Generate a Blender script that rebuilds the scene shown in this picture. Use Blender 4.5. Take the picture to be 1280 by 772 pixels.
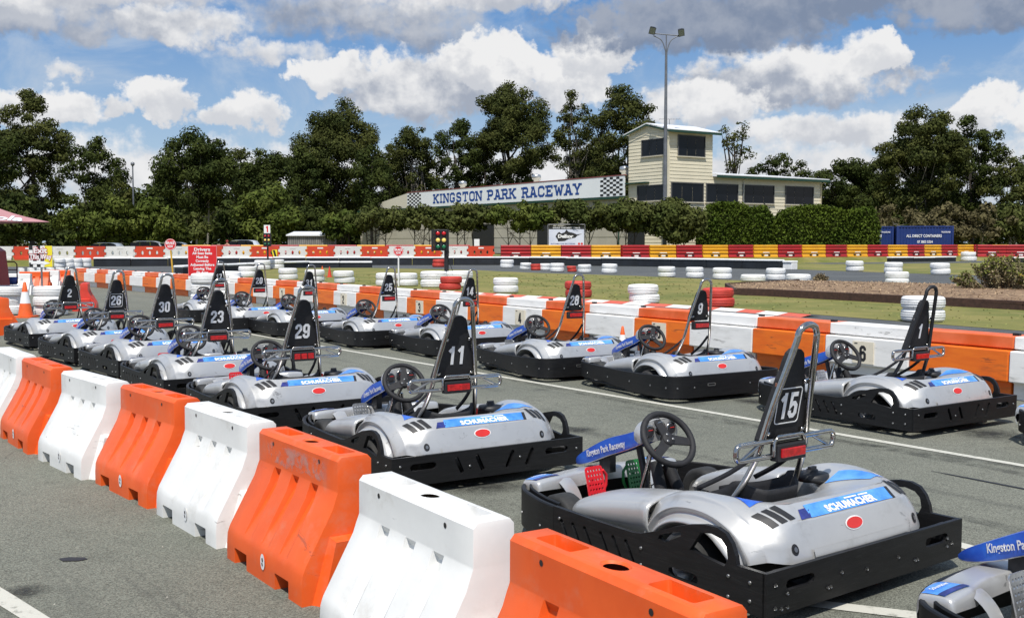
import bpy, math, random
from mathutils import Vector, Matrix, Quaternion
from mathutils.geometry import tessellate_polygon
from mathutils.bvhtree import BVHTree

for o in list(bpy.data.objects):
    bpy.data.objects.remove(o, do_unlink=True)
SC = bpy.context.scene
COL = SC.collection
R = math.radians
rnd = random.Random(7)

# ------------------------------------------------------------------ camera
FPX, YH, HC = 1350.0, 303.0, 1.65
PITCH = math.atan((386 - YH) / FPX)
cd = bpy.data.cameras.new('camera')
cam = bpy.data.objects.new('camera', cd)
COL.objects.link(cam)
cam.location = (0, 0, HC)
cam.rotation_euler = (math.pi / 2 - PITCH, 0, 0)
cd.sensor_width = 36
cd.lens = FPX / 1280 * 36
cd.clip_start = 0.05
cd.clip_end = 9000
SC.camera = cam

def G(u, v, z=0.0):
    """ground (or height z) point seen at photo pixel u, v"""
    a = (u - 640) / FPX; b = (386 - v) / FPX
    dy = math.cos(PITCH) + b * math.sin(PITCH); dz = -math.sin(PITCH) + b * math.cos(PITCH)
    t = (z - HC) / dz
    return Vector((a * t, dy * t, z))

def AT(u, v, Y):
    """point seen at photo pixel u, v at distance Y"""
    a = (u - 640) / FPX; b = (386 - v) / FPX
    dy = math.cos(PITCH) + b * math.sin(PITCH); dz = -math.sin(PITCH) + b * math.cos(PITCH)
    t = Y / dy
    return Vector((a * t, Y, HC + dz * t))

# ------------------------------------------------------------------ light
SUN_EL, SUN_AZ = R(61), math.atan2(-0.10, -1.0)        # azimuth from +Y towards +X
sdir = Vector((math.sin(SUN_AZ) * math.cos(SUN_EL), math.cos(SUN_AZ) * math.cos(SUN_EL), math.sin(SUN_EL)))
ld = bpy.data.lights.new('sun', 'SUN')
ld.energy = 4.6
ld.angle = R(0.55)
ld.color = (1.0, 0.96, 0.89)
sun = bpy.data.objects.new('sun', ld)
COL.objects.link(sun)
sun.rotation_euler = (-sdir).to_track_quat('-Z', 'Y').to_euler()
sun.location = (0, 0, 60)

SC.view_settings.view_transform = 'Standard'
SC.view_settings.look = 'None'
SC.view_settings.gamma = 1.0
SC.view_settings.exposure = 0.12
SC.render.engine = 'CYCLES'

# ------------------------------------------------------------------ sky: Nishita with cumulus laid over it by direction
world = bpy.data.worlds.new('World')
SC.world = world
world.use_nodes = True

class NB:
    """tiny node-expression builder"""
    def __init__(s, nt): s.nt = nt; s.L = nt.links
    def n(s, t, **k):
        x = s.nt.nodes.new(t)
        for a, b in k.items(): setattr(x, a, b)
        return x
    def put(s, sock, v):
        if isinstance(v, bpy.types.NodeSocket): s.L.new(v, sock)
        else: sock.default_value = v
    def m(s, op, a, b=None, c=None, clamp=False):
        x = s.n('ShaderNodeMath', operation=op, use_clamp=clamp)
        s.put(x.inputs[0], a)
        if b is not None: s.put(x.inputs[1], b)
        if c is not None: s.put(x.inputs[2], c)
        return x.outputs[0]
    def ss(s, x, lo, hi, a=0.0, b=1.0):
        k = s.n('ShaderNodeMapRange', interpolation_type='SMOOTHSTEP')
        s.put(k.inputs[0], x)
        for i, v in ((1, lo), (2, hi), (3, a), (4, b)): s.put(k.inputs[i], v)
        return k.outputs[0]
    def mix(s, f, a, b, mode='MIX'):
        k = s.n('ShaderNodeMix', data_type='RGBA', blend_type=mode)
        s.put(k.inputs[0], f)
        for i, v in ((6, a), (7, b)):
            if not isinstance(v, bpy.types.NodeSocket) and len(v) == 3: v = (*v, 1)
            s.put(k.inputs[i], v)
        return k.outputs[2]
    def noise(s, vec, scale, detail=6, rough=0.55, dist=0.0, dim='3D'):
        k = s.n('ShaderNodeTexNoise', noise_dimensions=dim)
        if vec is not None: s.L.new(vec, k.inputs['Vector'])
        k.inputs['Scale'].default_value = scale; k.inputs['Detail'].default_value = detail
        k.inputs['Roughness'].default_value = rough; k.inputs['Distortion'].default_value = dist
        return k.outputs[0]
    def xyz(s, x, y, z):
        k = s.n('ShaderNodeCombineXYZ')
        for i, v in enumerate((x, y, z)): s.put(k.inputs[i], v)
        return k.outputs[0]

def build_sky():
    nt = world.node_tree
    nt.nodes.clear()
    b = NB(nt)
    out = b.n('ShaderNodeOutputWorld'); bg = b.n('ShaderNodeBackground')
    nt.links.new(bg.outputs[0], out.inputs[0])
    sky = b.n('ShaderNodeTexSky', sky_type='NISHITA', sun_disc=False)
    sky.sun_elevation = SUN_EL; sky.sun_rotation = SUN_AZ
    sky.air_density = 1.0; sky.dust_density = 0.6; sky.ozone_density = 2.2
    tc = b.n('ShaderNodeTexCoord')
    sep = b.n('ShaderNodeSeparateXYZ')
    nt.links.new(tc.outputs['Generated'], sep.inputs[0])
    X, Y, Z = sep.outputs
    az = b.m('ARCTAN2', X, Y)                       # 0 ahead, positive right
    el = b.m('ARCSINE', Z)
    # degrees of arc * 10 : azimuth a, elevation e
    a = b.m('MULTIPLY', az, 1350.0); e = b.m('MULTIPLY', el, 1350.0)
    p = b.xyz(a, e, 0.0)
    wx = b.m('SUBTRACT', b.noise(p, 0.016, 5, 0.6, 0.0, '2D'), 0.5)
    pw = b.xyz(b.m('ADD', a, 91.0), b.m('ADD', e, 33.0), 7.3)
    wy = b.m('SUBTRACT', b.noise(pw, 0.016, 5, 0.6, 0.0, '2D'), 0.5)
    aw = b.m('ADD', a, b.m('MULTIPLY', wx, 110.0)); ew = b.m('ADD', e, b.m('MULTIPLY', wy, 60.0))
    def vor(vec, sc):
        k = b.n('ShaderNodeTexVoronoi', feature='SMOOTH_F1', voronoi_dimensions='2D'); k.inputs['Scale'].default_value = sc; k.inputs['Smoothness'].default_value = .35
        k.inputs['Detail'].default_value = 3.0; k.inputs['Roughness'].default_value = .62; k.inputs['Lacunarity'].default_value = 2.1; k.normalize = True
        nt.links.new(vec, k.inputs['Vector']); return k.outputs['Distance']
    q = b.xyz(b.m('ADD', a, b.m('MULTIPLY', wx, 26.0)), b.m('MULTIPLY', b.m('ADD', e, b.m('MULTIPLY', wy, 22.0)), 1.25), 0.0)
    qu = b.xyz(b.m('ADD', b.m('ADD', a, b.m('MULTIPLY', wx, 26.0)), 5.0), b.m('MULTIPLY', b.m('ADD', b.m('ADD', e, b.m('MULTIPLY', wy, 22.0)), 7.0), 1.25), 0.0)
    puff = vor(q, 0.022)
    fine = b.m('SUBTRACT', 0.86, puff)                                # billows
    relief = b.m('SUBTRACT', vor(qu, 0.022), puff)                    # puffs lit from above
    soft_n = b.noise(p, 0.05, 7, 0.6, 0.0, '2D')
    pb = b.xyz(b.m('ADD', a, 6.0), b.m('ADD', e, 22.0), 0.0)
    relief2 = b.m('SUBTRACT', b.noise(p, 0.013, 5, 0.55, 0.0, '2D'), b.noise(pb, 0.013, 5, 0.55, 0.0, '2D'))
    mult = b.n('ShaderNodeVectorMath', operation='SCALE')
    nt.links.new(sky.outputs[0], mult.inputs[0]); mult.inputs['Scale'].default_value = 0.12
    # deepen the clear blue a little above, pale towards the horizon
    blue = b.mix(b.ss(e, 0.0, 330.0), (0.50, 0.66, 0.82), (0.085, 0.275, 0.64))
    cur = b.mix(0.8, mult.outputs[0], blue)
    veil = b.ss(b.noise(b.xyz(b.m('MULTIPLY', a, 0.6), e, 3.1), 0.011, 7, 0.62, 0.4, '2D'), 0.40, 0.72)      # thin high haze between the cumulus
    cur = b.mix(b.m('MULTIPLY', veil, 0.55), cur, (0.60, 0.68, 0.78))
    hi = (0.92, 0.92, 0.925); lo = (0.38, 0.43, 0.52)
    # clouds : azimuth px from centre, elevation px, radius, radius, tone of underside, tone of top, softness
    C = [(0, 36, 1200, 54, .66, .80, .9), (430, 80, 330, 48, .56, .90, .5), (-400, 84, 330, 44, .66, .98, .5), (60, 80, 330, 42, .64, .98, .5),
         (-600, 262, 220, 56, .22, .80, .5), (-470, 286, 120, 38, .46, 1.0, .4), (-630, 240, 130, 30, .05, .40, .5), (-420, 246, 76, 34, .30, .95, .4), (-540, 238, 140, 18, .2, .5, .7),
         (-350, 256, 44, 20, .6, .95, .6), (-180, 272, 180, 46, .10, .55, .6), (-60, 298, 150, 32, .42, 1.0, .4), (-300, 226, 90, 20, .6, .90, .6), (-120, 248, 110, 26, .10, .45, .7),
         (-545, 150, 88, 34, .64, 1.05, .28), (-430, 163, 54, 28, .66, 1.08, .28), (-325, 152, 64, 28, .66, 1.06, .28), (-520, 196, 30, 14, .7, .92, .6),
         (-225, 200, 44, 27, .78, 1.15, .22), (-95, 186, 140, 56, .24, .98, .3), (-20, 216, 72, 46, .60, 1.22, .22), (60, 196, 70, 44, .58, 1.15, .28), (112, 230, 62, 48, .66, 1.22, .22),
         (345, 196, 165, 50, .22, 1.0, .32), (448, 212, 46, 32, .72, 1.16, .22), (240, 160, 100, 34, .52, 1.02, .32), (380, 128, 130, 28, .56, .98, .4),
         (215, 258, 200, 50, -.02, .22, .4), (430, 284, 280, 46, -.02, .24, .4), (610, 258, 170, 34, -.02, .22, .45), (250, 306, 200, 20, .3, .7, .6),
         (545, 148, 54, 28, .64, 1.1, .28), (622, 140, 62, 38, .60, 1.1, .28)]
    nz = b.m('ADD', b.m('MULTIPLY', b.m('SUBTRACT', fine, 0.56), 1.35), b.m('MULTIPLY', b.m('SUBTRACT', soft_n, 0.5), 0.9))
    for (ca, ce, ra, re, dk, br, soft) in C:
        da = b.m('DIVIDE', b.m('SUBTRACT', aw, float(ca)), float(ra))
        de = b.m('DIVIDE', b.m('SUBTRACT', ew, float(ce)), float(re))
        # flatter underside: stretch below the centre
        deb = b.m('MULTIPLY', b.m('MINIMUM', de, 0.0), 0.35)
        de2 = b.m('ADD', de, deb)
        r2 = b.m('ADD', b.m('MULTIPLY', da, da), b.m('MULTIPLY', de2, de2))
        dens = b.m('ADD', b.m('SUBTRACT', 1.0, r2), nz)
        al = b.ss(dens, -0.02, soft * 1.8)
        t = b.m('ADD', b.m('ADD', de, b.m('MULTIPLY', relief, 1.0)), b.m('MULTIPLY', relief2, 2.6))
        sh = b.ss(t, -0.75, 0.75, dk, br)
        grey = b.mix(sh, (0.23, 0.29, 0.41), hi)
        cur = b.mix(al, cur, grey)
    # the sky outside the view goes on with the same broken cumulus
    off = b.m('MAXIMUM', b.ss(b.m('ABSOLUTE', a), 700.0, 860.0), b.ss(e, 330.0, 420.0))
    gn = b.noise(tc.outputs['Generated'], 3.4, 7, 0.6)
    ga = b.m('MULTIPLY', b.m('MULTIPLY', b.ss(gn, 0.47, 0.60), off), b.ss(e, -20.0, 60.0))
    gcol = b.mix(b.ss(gn, 0.52, 0.75), (0.85, 0.86, 0.88), (0.50, 0.54, 0.62))
    cur = b.mix(ga, cur, gcol)
    nt.links.new(cur, bg.inputs[0])
    bg.inputs[1].default_value = 0.86
    world.cycles.sampling_method = 'MANUAL'
    world.cycles.sample_map_resolution = 512
build_sky()

# ------------------------------------------------------------------ materials
MATS = {}
def mat(name, col, rough=0.5, metal=0.0, var=0.0, vscale=8.0, col2=None, dirt=0.0, dscale=3.0, dcol=(0.10, 0.085, 0.065),
        bump=0.0, bscale=60.0, spec=0.5, coat=0.0, emit=0.0, island=0.0, mark=None, streak=None):
    if name in MATS: return MATS[name]
    m = bpy.data.materials.new(name); m.use_nodes = True
    nt = m.node_tree; b = NB(nt)
    bs = nt.nodes['Principled BSDF']
    bs.inputs['Roughness'].default_value = rough; bs.inputs['Metallic'].default_value = metal
    bs.inputs['Specular IOR Level'].default_value = spec
    if coat: bs.inputs['Coat Weight'].default_value = coat; bs.inputs['Coat Roughness'].default_value = 0.12
    c = None
    tc = b.n('ShaderNodeTexCoord'); oi = b.n('ShaderNodeObjectInfo')
    va = b.n('ShaderNodeVectorMath', operation='ADD'); nt.links.new(tc.outputs['Object'], va.inputs[0])
    nt.links.new(b.xyz(b.m('MULTIPLY', oi.outputs['Random'], 41.0), b.m('MULTIPLY', oi.outputs['Random'], 23.0), b.m('MULTIPLY', oi.outputs['Random'], 17.0)), va.inputs[1])
    ov = va.outputs[0]
    if streak:
        mp = b.n('ShaderNodeMapping'); nt.links.new(ov, mp.inputs[0]); mp.inputs['Scale'].default_value = streak; sv = mp.outputs[0]
    else: sv = ov
    base = (*col, 1)
    cur = None
    if var or col2:
        n = b.noise(sv, vscale, 6, 0.6)
        c2 = col2 if col2 else tuple(min(1, x * (1 + var)) for x in col)
        c1 = col if col2 else tuple(x * (1 - var) for x in col)
        cur = b.mix(b.ss(n, 0.3, 0.7), c1, c2)
    if island:
        g = b.n('ShaderNodeNewGeometry')
        rr = g.outputs['Random Per Island']
        k = b.ss(rr, 0.0, 1.0, 1 - island, 1 + island)
        hs = b.n('ShaderNodeHueSaturation')
        if cur is not None: nt.links.new(cur, hs.inputs['Color'])
        else: hs.inputs['Color'].default_value = base
        nt.links.new(k, hs.inputs['Value'])
        cur = hs.outputs[0]
    if dirt:
        n = b.noise(sv, dscale, 8, 0.68)
        f = b.m('MULTIPLY', b.ss(n, 0.52, 0.72), dirt)
        cur = b.mix(f, cur if cur is not None else base, dcol)
    if mark:                     # rubber scuffs : (scale xyz, threshold, colour, strength)
        mm = b.n('ShaderNodeMapping'); nt.links.new(ov, mm.inputs[0]); mm.inputs['Scale'].default_value = mark[0]; mm.inputs['Rotation'].default_value = (.35, .2, .5)
        mn = b.noise(mm.outputs[0], 1.0, 7, 0.68, 0.6)
        cur = b.mix(b.m('MULTIPLY', b.ss(mn, mark[1], mark[1] + .05), mark[3]), cur if cur is not None else base, mark[2])
    if cur is not None: nt.links.new(cur, bs.inputs['Base Color'])
    else: bs.inputs['Base Color'].default_value = base
    if bump:
        bn = b.noise(sv, bscale, 4, 0.6)
        bp = b.n('ShaderNodeBump'); bp.inputs['Strength'].default_value = bump; bp.inputs['Distance'].default_value = 0.01
        nt.links.new(bn, bp.inputs['Height']); nt.links.new(bp.outputs[0], bs.inputs['Normal'])
    if emit:
        bs.inputs['Emission Color'].default_value = base; bs.inputs['Emission Strength'].default_value = emit
    MATS[name] = m
    return m

def asphalt(name, c1, c2, speck, patch=0.5, cracks=True):
    m = bpy.data.materials.new(name); m.use_nodes = True
    nt = m.node_tree; b = NB(nt); bs = nt.nodes['Principled BSDF']
    tc = b.n('ShaderNodeTexCoord'); ov = tc.outputs['Object']
    big = b.noise(ov, 0.35, 5, 0.62)
    cur = b.mix(b.ss(big, 0.35, 0.68), c1, c2)
    mid = b.noise(ov, 3.1, 6, 0.7)
    cur = b.mix(b.m('MULTIPLY', b.ss(mid, 0.5, 0.78), patch), cur, tuple(x * 0.62 for x in c1))
    v = b.n('ShaderNodeTexVoronoi'); nt.links.new(ov, v.inputs['Vector']); v.inputs['Scale'].default_value = 170
    sepc = b.n('ShaderNodeSeparateColor'); nt.links.new(v.outputs['Color'], sepc.inputs[0])
    s1 = b.ss(sepc.outputs[0], 0.0, 1.0, 1 - speck, 1 + speck)
    fn = b.noise(ov, 240, 3, 0.7)
    s2 = b.ss(fn, 0.25, 0.75, 1 - speck * .8, 1 + speck * .8)
    hs = b.n('ShaderNodeHueSaturation'); nt.links.new(cur, hs.inputs['Color']); nt.links.new(b.m('MULTIPLY', s1, s2), hs.inputs['Value'])
    cur = hs.outputs[0]
    # worn, oily blotches
    oil = b.noise(ov, 1.3, 3, 0.5)
    cur = b.mix(b.m('MULTIPLY', b.ss(oil, 0.62, 0.74), 0.35), cur, (0.035, 0.035, 0.034))
    if cracks:
        rt = b.n('ShaderNodeVectorRotate', rotation_type='Z_AXIS'); nt.links.new(ov, rt.inputs['Vector']); rt.inputs['Angle'].default_value = -0.63
        sc_ = b.n('ShaderNodeMapping'); nt.links.new(rt.outputs[0], sc_.inputs[0]); sc_.inputs['Scale'].default_value = (2.6, .10, 1)
        st_ = b.noise(sc_.outputs[0], 1.6, 5, 0.65)
        cur = b.mix(b.m('MULTIPLY', b.ss(st_, 0.54, 0.70), 0.38), cur, (0.05, 0.05, 0.047))
        pal = b.noise(ov, 0.8, 6, 0.7)
        cur = b.mix(b.m('MULTIPLY', b.ss(pal, 0.55, 0.75), 0.35), cur, (0.20, 0.20, 0.165))
        w = b.n('ShaderNodeVectorMath', operation='ADD'); nt.links.new(ov, w.inputs[0])
        wn = b.n('ShaderNodeTexNoise'); nt.links.new(ov, wn.inputs['Vector']); wn.inputs['Scale'].default_value = 1.5; wn.inputs['Detail'].default_value = 5
        nt.links.new(wn.outputs['Color'], w.inputs[1])
        v2 = b.n('ShaderNodeTexVoronoi', feature='DISTANCE_TO_EDGE'); nt.links.new(w.outputs[0], v2.inputs['Vector']); v2.inputs['Scale'].default_value = 0.42
        cr = b.m('MULTIPLY', b.ss(v2.outputs['Distance'], 0.0, 0.006, 1.0, 0.0), b.ss(big, 0.45, 0.6))
        cur = b.mix(b.m('MULTIPLY', cr, 0.45), cur, (0.03, 0.03, 0.028))
    nt.links.new(cur, bs.inputs['Base Color'])
    bs.inputs['Roughness'].default_value = 0.85; bs.inputs['Specular IOR Level'].default_value = 0.3
    bp = b.n('ShaderNodeBump'); bp.inputs['Strength'].default_value = 0.55; bp.inputs['Distance'].default_value = 0.006
    nt.links.new(b.m('ADD', v.outputs['Distance'], fn), bp.inputs['Height']); nt.links.new(bp.outputs[0], bs.inputs['Normal'])
    MATS[name] = m
    return m

M_ASPH = asphalt('pit_asphalt', (0.142, 0.147, 0.120), (0.172, 0.174, 0.142), 0.40)
M_TRACK = asphalt('track_asphalt', (0.075, 0.080, 0.082), (0.10, 0.105, 0.105), 0.2, 0.3, False)
M_GROUND = mat('dry_ground', (0.10, 0.095, 0.04), 0.95, var=0.3, vscale=0.2, col2=(0.16, 0.13, 0.06), bump=0.5, bscale=4)
M_GRASS = mat('mown_grass', (0.104, 0.120, 0.018), 0.95, vscale=0.45, col2=(0.215, 0.185, 0.050), dirt=0.55, dscale=1.1, dcol=(0.25, 0.20, 0.08), bump=0.9, bscale=22)
M_LINE = mat('line_paint', (0.50, 0.49, 0.43), 0.8, dirt=1.0, dscale=17, dcol=(0.19, 0.19, 0.16), bump=0.3, bscale=200)
M_WHITE = mat('white_plastic', (0.76, 0.755, 0.735), 0.42, var=0.05, vscale=3, dirt=0.5, dscale=4, dcol=(0.50, 0.47, 0.42), bump=0.08, bscale=14, mark=((3, 3, 14), .655, (.12, .11, .10), .55))
M_ORANGE = mat('orange_plastic', (0.72, 0.090, 0.010), 0.42, vscale=3.5, col2=(0.80, 0.115, 0.016), dirt=0.5, dscale=6, dcol=(0.64, 0.18, 0.095), bump=0.08, bscale=14, mark=((3, 3, 14), .66, (.22, .05, .03), .5))
M_WORANGE = mat('wall_orange', (0.84, 0.185, 0.012), 0.45, vscale=2.5, col2=(0.74, 0.135, 0.010), dirt=0.5, dscale=2.2, dcol=(0.28, 0.07, 0.025), streak=(1, 1, 5), bump=0.05, bscale=14, mark=((1.2, 1.2, 9), .62, (.05, .03, .025), .65))
M_WWHITE = mat('wall_white', (0.80, 0.79, 0.77), 0.5, var=0.05, vscale=2.5, dirt=0.5, dscale=2.2, dcol=(0.46, 0.44, 0.41), streak=(1, 1, 5), bump=0.05, bscale=14, mark=((1.2, 1.2, 9), .62, (.07, .065, .06), .65))
M_CAPORANGE = mat('cap_orange', (0.74, 0.165, 0.055), 0.5, vscale=2.5, col2=(0.62, 0.10, 0.012), dirt=0.4, dscale=3, dcol=(0.30, 0.08, 0.03))
M_BLACK = mat('black_hdpe', (0.0075, 0.0075, 0.0085), 0.48, var=0.3, vscale=6, dirt=0.5, dscale=16, dcol=(0.032, 0.032, 0.031), streak=(.6, .6, 9), bump=0.12, bscale=40, spec=0.35)
M_RUBBER = mat('black_rubber', (0.022, 0.022, 0.022), 0.75, var=0.25, vscale=20, bump=0.2, bscale=90)
M_DARK = mat('dark_metal', (0.02, 0.02, 0.022), 0.5, 0.2)
M_CHASSIS = mat('chassis_steel', (0.05, 0.05, 0.052), 0.45, 0.6, var=0.3, vscale=15)
M_SILVER = mat('silver_body', (0.50, 0.50, 0.495), 0.34, 0.45, var=0.04, vscale=4, dirt=0.38, dscale=6, dcol=(0.25, 0.24, 0.225), mark=((7, 2.5, 9), .63, (.07, .07, .07), .55), coat=0.3, bump=0.02, bscale=25)
M_CHROME = mat('chrome', (0.46, 0.44, 0.41), 0.15, 1.0, var=0.12, vscale=30)
M_ALU = mat('aluminium', (0.55, 0.55, 0.54), 0.35, 0.9, var=0.15, vscale=30)
M_BLUE = mat('decal_blue', (0.015, 0.075, 0.50), 0.35, vscale=9, col2=(0.03, 0.14, 0.62), coat=0.3)
M_LBLUE = mat('decal_light_blue', (0.03, 0.17, 0.60), 0.35, vscale=7, col2=(0.12, 0.36, 0.80), coat=0.3)
M_NAVY = mat('decal_navy', (0.012, 0.018, 0.10), 0.35, vscale=16, col2=(0.04, 0.05, 0.25))
M_LETTER = mat('white_lettering', (0.80, 0.80, 0.80), 0.5)
M_REDDECAL = mat('decal_red', (0.62, 0.03, 0.025), 0.4, var=0.1)
M_REDLENS = mat('red_lens', (0.42, 0.010, 0.012), 0.22, var=0.3, vscale=40, coat=0.4)
M_REDPED = mat('red_pedal', (0.62, 0.015, 0.025), 0.4, var=0.1)
M_GREENPED = mat('green_pedal', (0.012, 0.17, 0.035), 0.4, var=0.1)
M_SEAT = mat('black_fabric', (0.012, 0.012, 0.014), 0.7, var=0.25, vscale=40, bump=0.2, bscale=150)
M_BOLT = mat('bolt_steel', (0.27, 0.27, 0.27), 0.4, 0.9)
M_BRASS = mat('brass_cylinder', (0.55, 0.33, 0.05), 0.4, 0.5)
M_GAUGE = mat('gauge_face', (0.03, 0.03, 0.035), 0.3)
M_TYREW = mat('white_painted_tyre', (0.78, 0.78, 0.77), 0.6, var=0.04, vscale=4, dirt=0.35, dscale=5, dcol=(0.45, 0.44, 0.42), bump=0.15, bscale=30, mark=((6, 6, 9), .625, (.07, .07, .07), .7))
M_TYRER = mat('red_painted_tyre', (0.50, 0.045, 0.030), 0.65, var=0.12, vscale=5, dirt=0.3, dscale=8, dcol=(0.22, 0.04, 0.03), bump=0.3, bscale=50, mark=((6, 6, 9), .66, (.03, .02, .02), .8))
M_KRED = mat('kerb_red', (0.55, 0.10, 0.06), 0.8, var=0.1, dirt=0.5, dscale=5, dcol=(0.2, 0.12, 0.1))
M_KWHITE = mat('kerb_white', (0.66, 0.64, 0.60), 0.8, dirt=0.5, dscale=5, dcol=(0.3, 0.27, 0.24))

# ------------------------------------------------------------------ mesh helpers
def V(*a): return Vector(a)

class MB:
    def __init__(s): s.v = []; s.f = []; s.m = []; s.s = []
    def add(s, vs, fs, mi=0, M=None, smooth=False):
        k = len(s.v)
        if M is not None: vs = [M @ Vector(q) for q in vs]
        s.v += [tuple(q) for q in vs]
        for q in fs:
            s.f.append(tuple(i + k for i in q)); s.m.append(mi); s.s.append(smooth)
        return s
    def box(s, c, d, mi=0, M=None):
        x, y, z = c; a, b, h = d[0] / 2, d[1] / 2, d[2] / 2
        vs = [(x + i * a, y + j * b, z + k * h) for k in (-1, 1) for j in (-1, 1) for i in (-1, 1)]
        fs = [(0, 2, 3, 1), (4, 5, 7, 6), (0, 1, 5, 4), (2, 6, 7, 3), (0, 4, 6, 2), (1, 3, 7, 5)]
        return s.add(vs, fs, mi, M)
    def tube(s, pts, r, n=8, closed=False, mi=0, M=None, caps=True):
        pts = [Vector(p) for p in pts]; N = len(pts)
        rr = r if isinstance(r, (list, tuple)) else [r] * N
        T = []
        for i in range(N):
            if closed: t = pts[(i + 1) % N] - pts[i - 1]
            else: t = pts[min(i + 1, N - 1)] - pts[max(i - 1, 0)]
            T.append(t.normalized())
        up = Vector((0, 0, 1)) if abs(T[0].z) < 0.9 else Vector((1, 0, 0))
        u = (up - T[0] * up.dot(T[0])).normalized()
        vs = []
        for i in range(N):
            u = (u - T[i] * u.dot(T[i]))
            if u.length < 1e-6: u = T[i].orthogonal()
            u.normalize(); w = T[i].cross(u)
            for j in range(n):
                a = 2 * math.pi * j / n
                vs.append(pts[i] + (u * math.cos(a) + w * math.sin(a)) * rr[i])
        fs = []
        for i in range(N if closed else N - 1):
            i2 = (i + 1) % N
            for j in range(n):
                j2 = (j + 1) % n
                fs.append((i * n + j, i * n + j2, i2 * n + j2, i2 * n + j))
        s.add(vs, fs, mi, M, True)
        if caps and not closed:
            k = len(vs)
            s.add(vs[:n], [tuple(range(n - 1, -1, -1))], mi, M); s.add(vs[k - n:], [tuple(range(n))], mi, M)
        return s
    def lathe(s, prof, n=24, mi=0, M=None, closed=False, smooth=True):
        vs = []; fs = []; P = len(prof)
        for (r, z) in prof:
            for j in range(n):
                a = 2 * math.pi * j / n
                vs.append((r * math.cos(a), r * math.sin(a), z))
        for i in range(P if closed else P - 1):
            i2 = (i + 1) % P
            for j in range(n):
                j2 = (j + 1) % n
                fs.append((i * n + j, i * n + j2, i2 * n + j2, i2 * n + j))
        s.add(vs, fs, mi, M, smooth)
        return s
    def disc(s, r, z=0, n=20, mi=0, M=None, rx=None):
        vs = [((rx or r) * math.cos(2 * math.pi * j / n), r * math.sin(2 * math.pi * j / n), z) for j in range(n)]
        return s.add(vs, [tuple(range(n))], mi, M)
    def plate(s, outer, holes, t, mi=0, M=None, mside=None):
        """polygon with holes in XY, thickness t along z (centred)"""
        loops = [[Vector((x, y, 0)) for x, y in outer]] + [[Vector((x, y, 0)) for x, y in h] for h in holes]
        tri = tessellate_polygon(loops)
        flat = [p for l in loops for p in l]; n = len(flat)
        def area(l): return sum(l[i - 1].x * l[i].y - l[i].x * l[i - 1].y for i in range(len(l)))
        vs = [(p.x, p.y, t / 2) for p in flat] + [(p.x, p.y, -t / 2) for p in flat]
        fs = []
        for a, b, c in tri:
            A, B, Cc = flat[a], flat[b], flat[c]
            if (B - A).cross(Cc - A).z < 0: a, b, c = a, c, b
            fs.append((a, b, c)); fs.append((a + n, c + n, b + n))
        s.add(vs, fs, mi, M)
        k = 0; sf = []
        for li, l in enumerate(loops):
            L = len(l); ccw = area(l) > 0
            for i in range(L):
                p, q = k + i, k + (i + 1) % L
                if (li == 0) == ccw: sf.append((p, p + n, q + n, q))
                else: sf.append((q, q + n, p + n, p))
            k += L
        s.add(vs, sf, mi if mside is None else mside, M)
        return s
    def grid(s, rows, mi=0, M=None, smooth=True, closeu=False, flip=False):
        """rows: list of equal length point lists"""
        h = len(rows); w = len(rows[0]); vs = [p for r in rows for p in r]; fs = []
        for i in range(h - 1):
            for j in range(w if closeu else w - 1):
                j2 = (j + 1) % w
                q = (i * w + j, i * w + j2, (i + 1) * w + j2, (i + 1) * w + j)
                fs.append(q[::-1] if flip else q)
        return s.add(vs, fs, mi, M, smooth)
    def mesh(s, name, mats, angle=None):
        me = bpy.data.meshes.new(name)
        me.from_pydata(s.v, [], s.f)
        for m in (mats if isinstance(mats, (list, tuple)) else [mats]): me.materials.append(m)
        me.polygons.foreach_set('material_index', s.m)
        me.polygons.foreach_set('use_smooth', [True] * len(s.f) if angle else s.s)
        me.update()
        if angle: me.set_sharp_from_angle(angle=R(angle))
        return me
    def build(s, name, mats, parent=None, angle=None, bevel=0, weld=False, seg=2, loc=None):
        me = s.mesh(name, mats, angle)
        o = bpy.data.objects.new(name, me); COL.objects.link(o)
        if parent: o.parent = parent
        if loc: o.location = loc
        if weld:
            w = o.modifiers.new('weld', 'WELD'); w.merge_threshold = 0.0005
        if bevel:
            bv = o.modifiers.new('bevel', 'BEVEL'); bv.width = bevel; bv.segments = seg; bv.limit_method = 'ANGLE'; bv.angle_limit = R(35)
        return o

def catmull(P, n):
    P = [Vector(p) for p in P]; out = []
    for i in range(len(P) - 1):
        a = P[max(i - 1, 0)]; b = P[i]; c = P[i + 1]; d = P[min(i + 2, len(P) - 1)]
        for k in range(n):
            t = k / n
            out.append(0.5 * ((2 * b) + (c - a) * t + (2 * a - 5 * b + 4 * c - d) * t * t + (3 * b - a - 3 * c + d) * t ** 3))
    out.append(P[-1]); return out

def spline_rows(sections, nu=3, nv=3):
    rows = [catmull(s, nu) for s in sections]
    cols = [catmull([r[j] for r in rows], nv) for j in range(len(rows[0]))]
    return [[cols[j][i] for j in range(len(cols))] for i in range(len(cols[0]))]

def rounded(w, h, r, n=4, cx=0, cy=0):
    pts = []
    for (sx, sy, a0) in ((1, 1, 0), (-1, 1, 90), (-1, -1, 180), (1, -1, 270)):
        for k in range(n + 1):
            a = R(a0 + 90 * k / n)
            pts.append((cx + sx * (w / 2 - r) + r * math.cos(a), cy + sy * (h / 2 - r) + r * math.sin(a)))
    return pts

def ellipse(rx, ry, n=14, cx=0, cy=0):
    return [(cx + rx * math.cos(2 * math.pi * k / n), cy + ry * math.sin(2 * math.pi * k / n)) for k in range(n)]

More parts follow.
